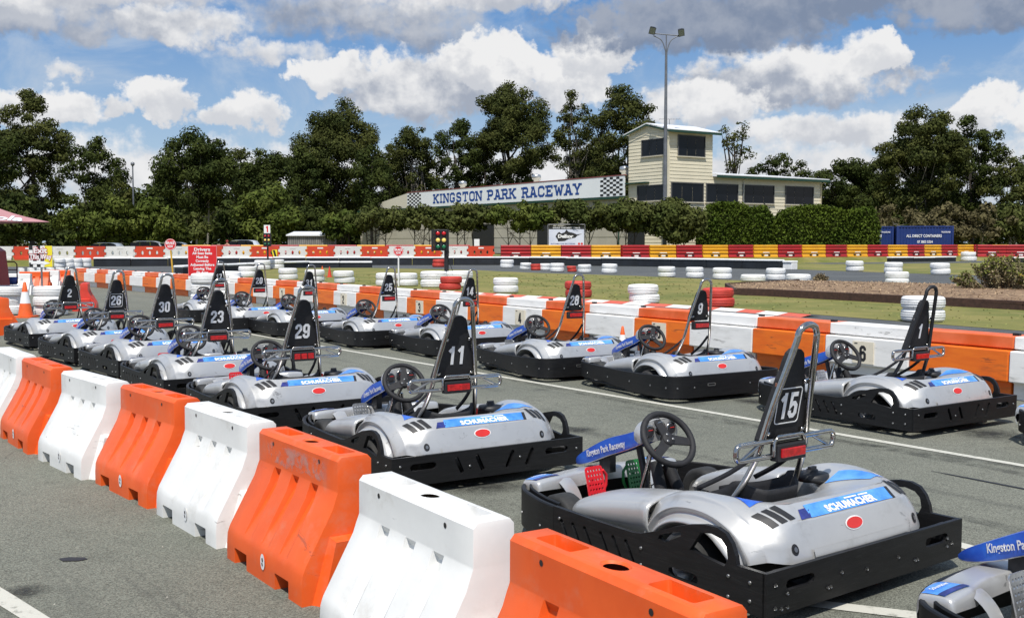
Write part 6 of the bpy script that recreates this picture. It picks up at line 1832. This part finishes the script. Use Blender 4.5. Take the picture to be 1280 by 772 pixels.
for j, (u, v, w, vb, kd, lab_) in enumerate([(428, 262, 60, 302, 'bright', 'clipped yellowish bush at the left end below the cream roof'), (470, 256, 86, 294, 'olive', 'clipped bush with forked stems below the cream roof'), (528, 257, 84, 294, 'olive', 'clipped bush below the left chequered panel'), (582, 254, 84, 294, 'olive', 'clipped bush right of the traffic light'),
      (650, 250, 110, 292, 'bright', 'wide clipped bush with spreading dark stems left of the banner'), (722, 248, 104, 292, 'olive', 'clipped bush over the banner'), (782, 247, 78, 294, 'olive', 'open bush with a bent trunk left of the light pole'), (845, 246, 84, 307, 'olive', 'flowering bush at the light pole foot')]):
    tree(u, v, w, vb, 94.5, kd, lab_, 26, 1.5, .24, .20, group='clipped bushes under the name board', name='clipped_bush', trunks=3 if w > 50 else 1, topheavy=.15)
def hedge(u0, u1, vtop, Y, depth, label, lumps):
    a, b = AT(u0, 303, Y), AT(u1, 303, Y); zt = AT(u0, vtop, Y).z; L = b.x - a.x
    t = thing('hedge', label, 'hedge', ((a.x + b.x) / 2, Y, 0), 0, 'trimmed hedges before the tower')
    mb = MB()
    def f(x): return 1 - .10 * abs(math.sin(x * lumps + .6)) ** 3
    N = 26; rows = []
    for i in range(N + 1):
        x = -L / 2 + L * i / N; e = min(1, (L / 2 - abs(x)) / 1.2 + .02) ** .5; w = depth / 2 * e * .86; h = (zt - .25) * f(x) * (.45 + .55 * e) 
        rows.append([Vector((x, -w, .1)), Vector((x, -w, h * .8)), Vector((x, -w * .8, h * .97)), Vector((x, 0, h)), Vector((x, w * .8, h * .97)), Vector((x, w, h * .8)), Vector((x, w, .1))])
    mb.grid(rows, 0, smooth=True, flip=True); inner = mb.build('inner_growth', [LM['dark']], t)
    mb = MB()
    for k in range(int(L * 950)):
        x = rnd.uniform(-L / 2, L / 2); e = min(1, (L / 2 - abs(x)) / 1.2 + .02) ** .5; w = depth / 2 * e; h = zt * f(x) * (.45 + .55 * e)
        z = rnd.random(); 
        if rnd.random() < .35: p = Vector((x, rnd.uniform(-w, w), h * (1 - .03 * rnd.random())))
        else: p = Vector((x, -w * (1 - .12 * max(0, z - .8) * 5) + rnd.uniform(-.1, .25), h * z))
        p += Vector((rnd.gauss(0, .07), rnd.gauss(0, .07), rnd.gauss(0, .10)))
        leaf(mb, p, .14, .5, .5)
    mb.build('leaves', [LM['hedge']], t)
# undergrowth of the far wood, one mass
mb = MB()
for k in range(15000):
    x = rnd.uniform(-110, 110); y = 168 + rnd.uniform(-6, 6); h = 4.6 + 1.6 * math.sin(x * .13) + 1.1 * math.sin(x * .41 + 1)
    leaf(mb, Vector((x, y, BZ + h * rnd.random() ** .8)), .62, .4, .55)
tag(mb.build('undergrowth', [LM['dark']]), kind='stuff')
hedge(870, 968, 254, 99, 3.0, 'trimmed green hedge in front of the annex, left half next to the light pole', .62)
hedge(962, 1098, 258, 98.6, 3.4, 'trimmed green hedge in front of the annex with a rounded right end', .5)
for j, (u, v, w, vb, kd, lab_) in enumerate([(1225, 255, 90, 304, 'brown', 'brown dry scrub right of the blue containers'), (1268, 250, 70, 304, 'olive', 'olive scrub at the right edge behind the red barriers'), (1120, 255, 90, 290, 'brown', 'grey brown scrub above the blue containers'), (1180, 250, 60, 290, 'brown', 'dry leafless scrub between the containers and the gums')]):
    tree(u, v, w * 1.15, 310, 133, kd, lab_, 18, .8, .2, .3, group='scrub on the right', name='scrub', topheavy=0, bark=M_BARK)

# ------------------------------------------------------------------ containers, shed, parked cars
M_CBLUE = mat('container_blue', (.010, .032, .16), .5, var=.15, vscale=.6, dirt=.3, dscale=1.5, dcol=(.04, .04, .07))
def container(u0, u1, vtop, Y, label, ang, texts):
    a = AT(u0, vtop, Y); b = AT(u1, vtop, Y); L = b.x - a.x; Hc = AT(u0, vtop, Y).z - BZ
    t = thing('shipping_container', label, 'container', ((a.x + b.x) / 2, Y, BZ), ang, 'blue shipping containers')
    mb = MB(); n = int(L / .14); rows = [[], []]
    for i in range(n * 2 + 1):
        x = -L / 2 + L * i / (n * 2); y = -1.2 - (.05 if (i // 2) % 2 else 0)
        rows[0].append(Vector((x, y, .15))); rows[1].append(Vector((x, y, Hc - .12)))
    mb.grid(rows, 0, smooth=False); tag(mb.build('corrugated_side', [M_CBLUE], t))
    mb = MB(); mb.box((0, 0, Hc / 2), (L - .02, 2.36, Hc - .1)); mb.build('container_body', [M_CBLUE], t)
    mb = MB()
    for x in (-L / 2 + .08, L / 2 - .08): mb.box((x, -1.22, Hc / 2), (.16, .14, Hc))
    for z in (.08, Hc - .06): mb.box((0, -1.22, z), (L - .34, .12, .12))
    mb.build('container_frame', [M_CBLUE], t)
    mb = MB()
    for tx, x, z, h, w in texts: put_text(mb, tx, h, FR(x * L, -1.30, z), 0, .02, width=w * L)
    mb.build('container_lettering', [M_LETTER], t)
container(1117.5, 1186, 282.5, 103.5, 'blue shipping container with white hire lettering, fully in view', R(-5), (('ALL DIRECT CONTAINERS', -.02, 1.86, .26, .62), ('07 3803 5334', 0, 1.30, .24, .27), ('SALES-HIRE', -.05, .78, .26, .31), ('TRADELINE', .36, 2.22, .14, .16)))
container(1044, 1112, 283, 104.5, 'blue shipping container half hidden behind the hedge end', R(-5), (('ALL DIRECT CONTAINERS', -.02, 1.86, .26, .62), ('SALES-HIRE', -.05, .78, .26, .31), ('TRADELINE', .36, 2.22, .14, .16)))
c = AT(391, 303, 96)
t = thing('shed', 'low grey paling shed with a white roof behind the far barriers', 'shed', (c.x, 96, 0))
w = 54 * 96 / FPX; zt = AT(391, 295, 96).z
for k in range(22):
    mb = MB(); mb.box((-w / 2 + w * (k + .5) / 22, -1.5, zt / 2), (w / 22 - .03, .04, zt - .02 - rnd.uniform(0, .05))); mb.build('paling', [mat('weathered_paling', (.20, .19, .18), .85, var=.25, vscale=1.2)], t)
mb = MB(); mb.box((0, 0, zt / 2), (w - .1, 2.9, zt - .15)); mb.build('shed_wall', [MATS['weathered_paling']], t)
mb = MB(); mb.add([(-w / 2 - .1, -1.7, zt), (w / 2 + .1, -1.7, zt), (w / 2 + .1, 1.8, zt + .32), (-w / 2 - .1, 1.8, zt + .32), (-w / 2 - .1, -1.7, zt + .10), (w / 2 + .1, -1.7, zt + .10), (w / 2 + .1, 1.8, zt + .42), (-w / 2 - .1, 1.8, zt + .42)], [(3, 2, 1, 0), (4, 5, 6, 7), (0, 1, 5, 4), (1, 2, 6, 5), (2, 3, 7, 6), (3, 0, 4, 7)], 0); mb.build('shed_roof', [M_ROOF], t)
def car(u, Y, L, col, label, ang=0.0, hh=1.5):
    c = AT(u, 303, Y)
    t = thing('parked_car', label, 'car', (c.x, Y, 0), ang, 'cars parked behind the far barriers')
    secs = []
    for y, e in ((-.88, .0), (-.80, .06), (0, .10), (.80, .06), (.88, .0)):
        secs.append([Vector((x * L / 2 * (1 - .02 * abs(y)), y, z * (1 + e * .3))) for x, z in ((-1, .35), (-1.0, .75), (-.93, .92), (-.45, .98), (.50, 1.0), (.96, .88), (1.0, .70), (1, .35))])
    mb = MB(); mb.grid(secs, 0, smooth=True, flip=True)
    for s_ in (secs[0], secs[-1]): mb.add(s_, [tuple(range(8))], 0)
    mb.build('body', [mat('car_paint_' + label.split()[0], col, .25, coat=.6)], t, angle=40)
    mb = MB(); g = [[Vector((x * L / 2, y, z)) for x, z in ((-.62, .96), (-.36, hh - .05), (-.2, hh), (.40, hh), (.55, hh - .06), (.82, .97))] for y in (-.74, -.60, .60, .74)]
    g[1] = [p + Vector((0, -.05, .02)) for p in g[1]]; g[2] = [p + Vector((0, .05, .02)) for p in g[2]]
    mb.grid(g, 0, smooth=True, flip=True); mb.build('cabin', [MATS['car_paint_' + label.split()[0]]], t)
    for x0, x1 in ((-.50, -.12), (-.08, .28), (.32, .66)):
        mb = MB(); mb.add([(x0 * L / 2 - (.05 if x0 < -.3 else 0), -.76, 1.0), (x1 * L / 2 + (.08 if x1 > .5 else 0), -.76, 1.0), (x1 * L / 2 - (.10 if x1 > .5 else 0), -.72, hh - .1), (x0 * L / 2 + (.12 if x0 < -.3 else 0), -.72, hh - .1)], [(0, 1, 2, 3)], 0); mb.build('window', [M_GLASS], t)
    for x in (-.62, .60):
        for y in (-.80, .80):
            mb = MB(); mb.lathe([(.12, -.09), (.31, -.1), (.33, -.05), (.33, .05), (.31, .1), (.12, .09)], 18, 0, frame((x * L / 2, y, .33), (1, 0, 0), (0, 0, 1), (0, -1, 0))); w_ = mb.build('wheel', [M_RUBBER], t)
            mb = MB(); mb.lathe([(.2, .095), (.0001, .08)], 12, 0, frame((x * L / 2, y, .33), (1, 0, 0), (0, 0, 1), (0, -1, 0))); mb.build('rim', [M_ALU], w_)
car(180, 96, 4.4, (.62, .64, .68), 'white parked car behind the barriers below the lamp pole', R(8), 1.75)
car(132, 98, 4.2, (.30, .33, .36), 'grey parked car behind the barriers right of the exit sign', R(-6), 1.6)
car(214, 97, 4.1, (.35, .40, .45), 'silver parked car behind the round sign on the yellow post', R(4), 1.65)
car(303, 99, 4.2, (.60, .64, .70), 'pale parked car right of the red drivers sign', R(-8), 1.85)
# a person standing behind the far barriers beside the drivers sign
def person(u, Y, label):
    c = AT(u, 303, Y); t = thing('person', label, 'person', (c.x, Y, 0), R(170))
    J = [(0, 0, .98), (0, 0, 1.22), (0, .0, 1.46), (0, 0, 1.56), (0, -.01, 1.68), (0, -.01, 1.79), (-.19, 0, 1.43), (-.25, .02, 1.16), (-.23, -.08, .93), (.19, 0, 1.43), (.25, .02, 1.16), (.23, -.08, .93), (-.10, 0, .90), (-.11, -.01, .50), (-.11, .02, .09), (-.12, -.13, .04), (.10, 0, .90), (.11, -.01, .50), (.11, .02, .09), (.12, -.13, .04)]
    E_ = [(0, 1), (1, 2), (2, 3), (3, 4), (4, 5), (2, 6), (6, 7), (7, 8), (2, 9), (9, 10), (10, 11), (0, 12), (12, 13), (13, 14), (14, 15), (0, 16), (16, 17), (17, 18), (18, 19)]
    rr = [.15, .14, .14, .055, .095, .075, .07, .05, .035, .07, .05, .035, .095, .065, .045, .035, .095, .065, .045, .035]
    me = bpy.data.meshes.new('person_body'); me.from_pydata([Vector(j) for j in J], E_, []); me.update()
    me.materials.append(mat('skin', (.42, .22, .14), .6))
    o = bpy.data.objects.new('person_body', me); COL.objects.link(o); o.parent = t
    sk = o.modifiers.new('skin', 'SKIN'); 
    if not me.skin_vertices: 
        bpy.context.view_layer.objects.active = o
    for i, v in enumerate(me.skin_vertices[0].data if me.skin_vertices else []): v.radius = (rr[i], rr[i]); v.use_root = (i == 0)
    o.modifiers.new('sub', 'SUBSURF').levels = 1; o.modifiers['sub'].render_levels = 2
    mb = MB(); mb.lathe([(.20, .92), (.185, 1.10), (.20, 1.30), (.19, 1.42), (.08, 1.52), (.07, 1.50)], 14, 0, Matrix.Diagonal((1, .72, 1, 1)))
    for sg in (-1, 1): mb.tube([(sg * .17, 0, 1.43), (sg * .235, .01, 1.28), (sg * .26, .02, 1.18)], [.085, .075, .07], 8)
    mb.build('shirt', [mat('dark_shirt', (.02, .018, .02), .8)], t)
    mb = MB(); mb.lathe([(.112, 1.70), (.115, 1.76), (.09, 1.83), (.0001, 1.86)], 12, 0, Matrix.Translation((0, -.01, 0))); mb.build('cap', [mat('red_cap', (.22, .02, .02), .7)], t)
person(284, 90, 'person in a dark shirt and red cap standing behind the red drivers sign')

# ------------------------------------------------------------------ garden bed
M_TIMB = mat('brown_sleeper', (.055, .026, .018), .8, var=.3, vscale=2, streak=(1, 6, 6), dirt=.4, dscale=5, dcol=(.11, .07, .05), bump=.2, bscale=20)
M_MULCH = mat('mulch', (.14, .080, .043), .95, vscale=3, col2=(.30, .20, .115), dirt=.8, dscale=7, dcol=(.07, .045, .03), bump=.8, bscale=30)
bed = thing('garden_bed', 'raised mulch garden bed edged with dark brown timber sleepers', 'garden bed', (11, 33, 0))
bo = Vector((11, 33, 0))
EP = [G(922, 369), G(960, 370.5), G(1280, 388), G(1420, 396)]
def sleepers(P, h, th):
    for i in range(len(P) - 1):
        n = max(1, round((P[i + 1] - P[i]).length / 2.4))
        for k in range(n):
            a, b = P[i].lerp(P[i + 1], k / n), P[i].lerp(P[i + 1], (k + 1) / n); d = (b - a).normalized(); L = (b - a).length
            mb = MB(); mb.box((L / 2, 0, h / 2), (L - .012, th, h + rnd.uniform(-.012, .012)), 0, frame(a - bo, d, Vector((-d.y, d.x, 0)), (0, 0, 1))); mb.build('sleeper', [M_TIMB], bed, bevel=.008)
sleepers(EP, .23, .12)
B1, B2 = G(908, 360.5), G(998, 355)
sleepers([EP[0] + Vector((-.05, .1, 0)), B1, B2], .20, .12)
rows = []
NR_ = 14
for i in range(NR_ + 1):
    t_ = i / NR_
    a = (EP[0].lerp(EP[1], t_ * 5) if t_ < .2 else EP[1].lerp(EP[3], (t_ - .2) / .8)); b = (B1.lerp(B2, t_ * 4) if t_ < .25 else B2.lerp(Vector((23, 33, 0)), (t_ - .25) / .75))
    row = []
    for j in range(9):
        s_ = j / 8; p = a.lerp(b, s_); p.z = .16 + .07 * math.sin(math.pi * s_) * min(1, t_ * 4 + .2) + .03 * rnd.uniform(-1, 1) * (0 < j < 8)
        row.append(p - bo)
    rows.append(row)
mb = MB(); mb.grid(rows, 0, smooth=True); mb.build('mulch_bed', [M_MULCH], bed)
fl_ = bvh_of(mb); mb2 = MB()
for i in range(9000):
    x, y = rnd.uniform(-4.5, 9), rnd.uniform(-11, 10)
    h, n, _, _ = fl_.ray_cast(Vector((x, y, 3)), Vector((0, 0, -1)))
    if h is None: continue
    a = rnd.uniform(0, 6.28); l = rnd.uniform(.03, .09); d = Vector((math.cos(a) * l, math.sin(a) * l, rnd.uniform(0, .03))); w = Vector((-d.y, d.x, 0)) * .25
    h = h + Vector((0, 0, .02))
    mb2.add([h - d, h - w, h + d, h + w], [(0, 1, 2, 3)], 0)
tag(mb2.build('wood_chips', [mat('wood_chip', (.27, .19, .11), .9, island=.85)], bed), kind='stuff')
def shrub(u, vb, wpx, hpx, label, kinds, flowers, name='shrub'):
    g = G(u, vb); Y = g.y; W = wpx * Y / FPX; Hs = hpx * Y / FPX
    t = thing(name, label, 'shrub', (g.x, g.y, .12))
    mb = MB()
    tips = []
    for k in range(90):
        a = rnd.uniform(0, 6.28); r = rnd.random() ** .6; x, y = math.cos(a) * r * W / 2, math.sin(a) * r * W / 2.4; z = Hs * (1 - .65 * r * r) * rnd.uniform(.7, 1.02); tips.append(Vector((x, y, z)))
        mb.tube([(x * .2, y * .2, 0), (x * .7, y * .7, z * .5), (x, y, z)], [.012, .008, .004], 4, caps=False)
    mb.build('stems', [mat('dry_twig', (.14, .10, .07), .9, var=.3)], t)
    for kd, frac, zz in kinds:
        mb = MB()
        for k in range(int(11000 * frac)):
            q = rnd.choice(tips); s_ = rnd.uniform(.25, 1.0) if zz is None else rnd.uniform(*zz)
            p = Vector((q.x * (.5 + .5 * s_), q.y * (.5 + .5 * s_), q.z * s_)) + Vector((rnd.gauss(0, .045), rnd.gauss(0, .045), rnd.gauss(0, .035)))
            leaf(mb, p, .045, .3, .4)
        mb.build('leaves', [LM[kd]], t)
    for k in range(flowers):
        q = rnd.choice([p for p in tips if p.y < 0]); mb = MB()
        for a in range(5): leaf(mb, q + Vector((rnd.gauss(0, .02), rnd.gauss(0, .02), .02)), .035, .8, .8)
        mb.build('flower', [mat('yellow_petal', (.80, .62, .02), .6)], t)
shrub(1258, 369, 130, 46, 'wide grey brown shrub with yellow flowers in the mulch bed', (('shrub', .55, None), ('twig', .75, None), ('shrubgreen', .40, (.6, 1.08))), 6)
shrub(1207, 366, 26, 22, 'bright green leafy clump at the left foot of the flowering shrub', (('shrubgreen', .25, None),), 0)
shrub(1026, 354.5, 17, 9, 'tiny dry brownish shrub at the back of the mulch bed', (('twig', .12, None),), 0)
